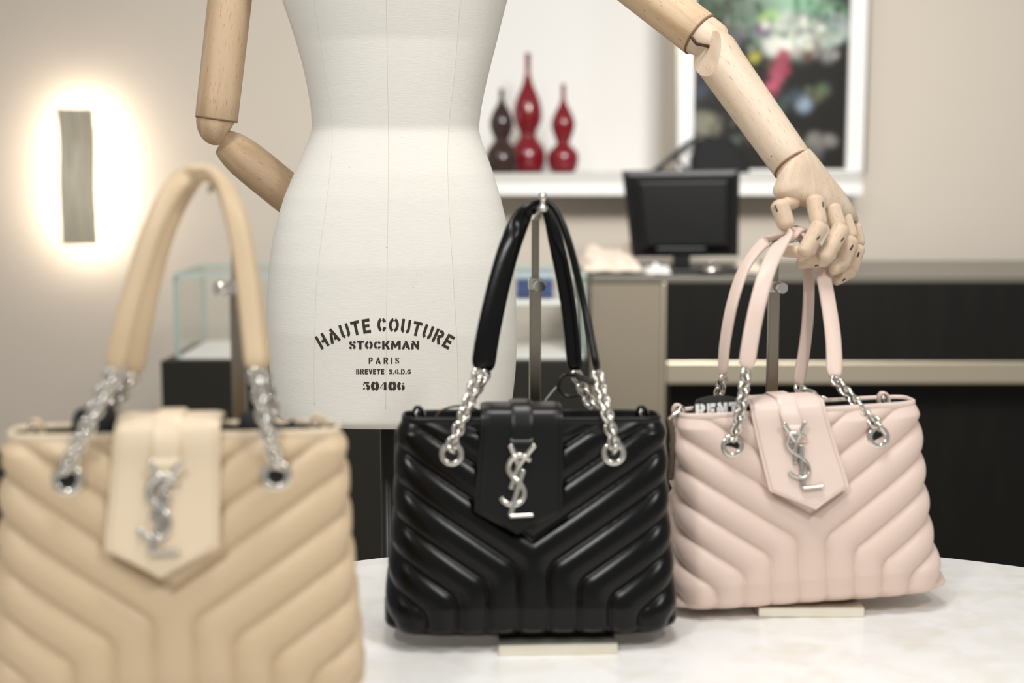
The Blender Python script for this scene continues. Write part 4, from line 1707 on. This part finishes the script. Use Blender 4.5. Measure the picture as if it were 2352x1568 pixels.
# ---- pink bag, right
pk = Bag('quilted_tote_bag', (0.340, 1.640, PZ), R_(6.5), R_(-2.2), 0.222, M['pink_leather'], M['pink_flap'], 'pale pink quilted leather tote bag on the right under the wooden hand', flare=.010, edge_m=M['pink_edge'], fdx=-.019, fsh=.022, fdz=.007)
fr = pk.handle([(1714, 846, 1.600), (1726, 768, 1.610), (1744, 684, 1.625), (1766, 612, 1.650), (1797, 556, 1.690), (1834, 527, 1.735), (1868, 546, 1.748), (1886, 610, 1.735), (1902, 692, 1.705), (1914, 780, 1.680), (1917, 866, 1.655)],
               [(0, (1, 0, .1)), (3, (1, .2, .3)), (4, (.8, .8, .5)), (5, (.1, 1, .1)), (6, (.4, 1, -.2)), (7, (1, .3, 0)), (10, (1, 0, 0))], .0192, .0062)
bp_ = pk.handle([(1660, 862, 1.665), (1665, 790, 1.672), (1683, 694, 1.685), (1712, 612, 1.705), (1758, 556, 1.735), (1815, 533, 1.760), (1846, 560, 1.765), (1857, 630, 1.755), (1856, 720, 1.735), (1847, 806, 1.720), (1833, 884, 1.705)],
                [(0, (.45, -1, 0)), (3, (.8, -.7, .3)), (4, (.8, .6, .4)), (5, (.2, 1, 0)), (7, (.8, .6, 0)), (10, (.9, .5, 0))], .0176, .0062)
pk.chains(fr, bp_)
pk.tabs([(-.139, -.4), (.108, .3)])
# clasp and thin shoulder strap at the left end
c0 = pk.W((-.139, -.006, pk.h + .003))
tube('strap_clasp', [pk.W((-.138, -.006, pk.h + .005)), pk.W((-.147, -.009, pk.h + .001)), pk.W((-.154, -.011, pk.h - .004))], 0.0020, M['chrome'], pk.root, 8, 10)
tube('shoulder_strap', [pk.W((-.153, -.011, pk.h - .003)), pk.W((-.150, -.012, pk.h - .025)), pk.W((-.151, -.012, pk.h - .05)), pk.W((-.154, -.010, pk.h - .075))], 0.0035, M['cable'], pk.root, 8, 24, ry=0.0015)
pa = P(1775, 800, 1.752)
tp = P(1775, 552, 1.752)[2]
kz = P(1775, 655, 1.752)[2]
arm = P(1827, 548, 1.742)
bag_stand('bag_stand', (pa[0], 1.752), (0.342, 1.5775 + .112), .1215, .225, R_(0.6), tp, kz, arm, 'steel stand holding up the pale pink tote bag', (0.35, -1, 0))

# ---- beige bag, left foreground
zr = P(401, 1000, 1.19)[2]
bgH = 0.232
bz = zr - bgH
bgg = Bag('quilted_tote_bag', (P(404, 992, 1.215)[0], 1.215, bz), R_(6.5), R_(0.2), bgH, M['beige_leather'], M['beige_flap'], 'beige quilted leather tote bag nearest the camera on the left', puff=.0080, fdx=-.004, fsh=-.005, fdz=.002)
fr = bgg.handle([(262, 846, 1.180), (284, 750, 1.186), (318, 628, 1.20), (356, 515, 1.215), (405, 425, 1.232), (464, 389, 1.250), (512, 424, 1.250), (543, 515, 1.236), (563, 628, 1.222), (577, 750, 1.206), (587, 846, 1.192)],
                [(0, (1, 0, .25)), (3, (1, .1, .4)), (4, (.9, .5, .6)), (5, (.3, 1, 0)), (6, (.8, .7, -.5)), (7, (1, .1, -.2)), (10, (1, 0, 0))], .0182, .0100)
bp_ = bgg.handle([(308, 856, 1.250), (326, 752, 1.254), (352, 632, 1.262), (385, 520, 1.268), (425, 440, 1.275), (470, 404, 1.282), (520, 436, 1.282), (552, 524, 1.275), (573, 636, 1.266), (590, 750, 1.258), (603, 850, 1.252)],
                 [(0, (1, .3, .25)), (3, (1, .4, .4)), (4, (.9, .7, .5)), (5, (.3, 1, 0)), (6, (.8, .7, -.5)), (7, (1, .2, -.2)), (10, (1, 0, 0))], .0172, .0100)
bgg.chains(fr, bp_)
bgg.tabs([(-.118, .2), (.122, .2)])
tube('shoulder_strap', [bgg.W((-.147, -.028, bgg.h - .01)), P(4, 1070, 1.185), P(2, 1150, 1.18), P(-2, 1215, 1.19), P(-14, 1260, 1.21)], 0.0045, M['black_leather'], bgg.root, 8, 30, ry=0.002)
pa = P(547, 800, 1.335)
tp = P(547, 432, 1.335)[2]
kz = P(547, 655, 1.335)[2]
arm = P(492, 432, 1.262)
bag_stand('bag_stand', (pa[0], 1.335), (pa[0] - .03, 1.225), .1265, .30, R_(8), tp, kz, arm, 'steel stand holding up the beige tote bag', (-0.75, -.7, 0))


# ---- black dust bags stuffed into the bags
def dust_bag(b, x0, x1, rise, label, humps):
    n, m = 48, 14
    V, Fc = [], []
    hd = b.b(b.h) * .72
    for j_ in range(m + 1):
        v = j_ / m
        for i in range(n + 1):
            u = i / n
            x = x0 + (x1 - x0) * u
            top = b.h - 0.012 + rise * (0.45 + 0.55 * abs(math.sin(humps * math.pi * u + .5))) * min(1, 6 * u, 6 * (1 - u))
            if v < .4:
                y = -hd
                z = b.h - 0.05 + (top - b.h + 0.05 - .004) * v / .4
            elif v > .6:
                y = hd
                z = b.h - 0.05 + (top - b.h + 0.05 - .004) * (1 - v) / .4
            else:
                t = (v - .4) / .2
                y = -hd + 2 * hd * t
                z = top - .004 + .004 * math.sin(math.pi * t)
            V.append((x, y, z))
    for j_ in range(m):
        for i in range(n):
            q = j_ * (n + 1) + i
            Fc.append((q, q + 1, q + n + 2, q + n + 1))
    for i in (0, n):
        Fc.append(tuple(j_ * (n + 1) + i for j_ in range(m + 1)))
    org = b.W(((x0 + x1) / 2, 0, b.h - 0.05))
    o = mesh('dust_bag', b.WV(V), Fc, M['black_cloth'], None, origin=org)
    fix_normals(o.data)
    sharp(o, 50)
    tag(o, label, 'dust bag', 'black dust bags inside the tote bags')
    return o, hd


db, hd = dust_bag(pk, -.128, -.052, .031, 'black printed dust bag sticking out of the pale pink tote', .75)
st, Wt = text_strips('RENT', .26, .10)
V, Fc = [], []
k_ = .0500 / Wt
for gv, gf, gx, gw in st:
    for q in gf:
        Fc.append(tuple(i + len(V) for i in q))
    for v in gv:
        V.append((-.124 + (gx + v[0]) * k_, -hd - .0004, pk.h - .0035 + v[1] * .0170))
mesh('printed_letters', pk.WV(V), Fc, M['white_print'], db, smooth=False)
dust_bag(bgg, -.092, -.047, .036, 'black dust bag showing left of the flap in the beige tote', .6)
dust_bag(bgg, .045, .110, .028, 'black dust bag showing right of the flap in the beige tote', 1.2)
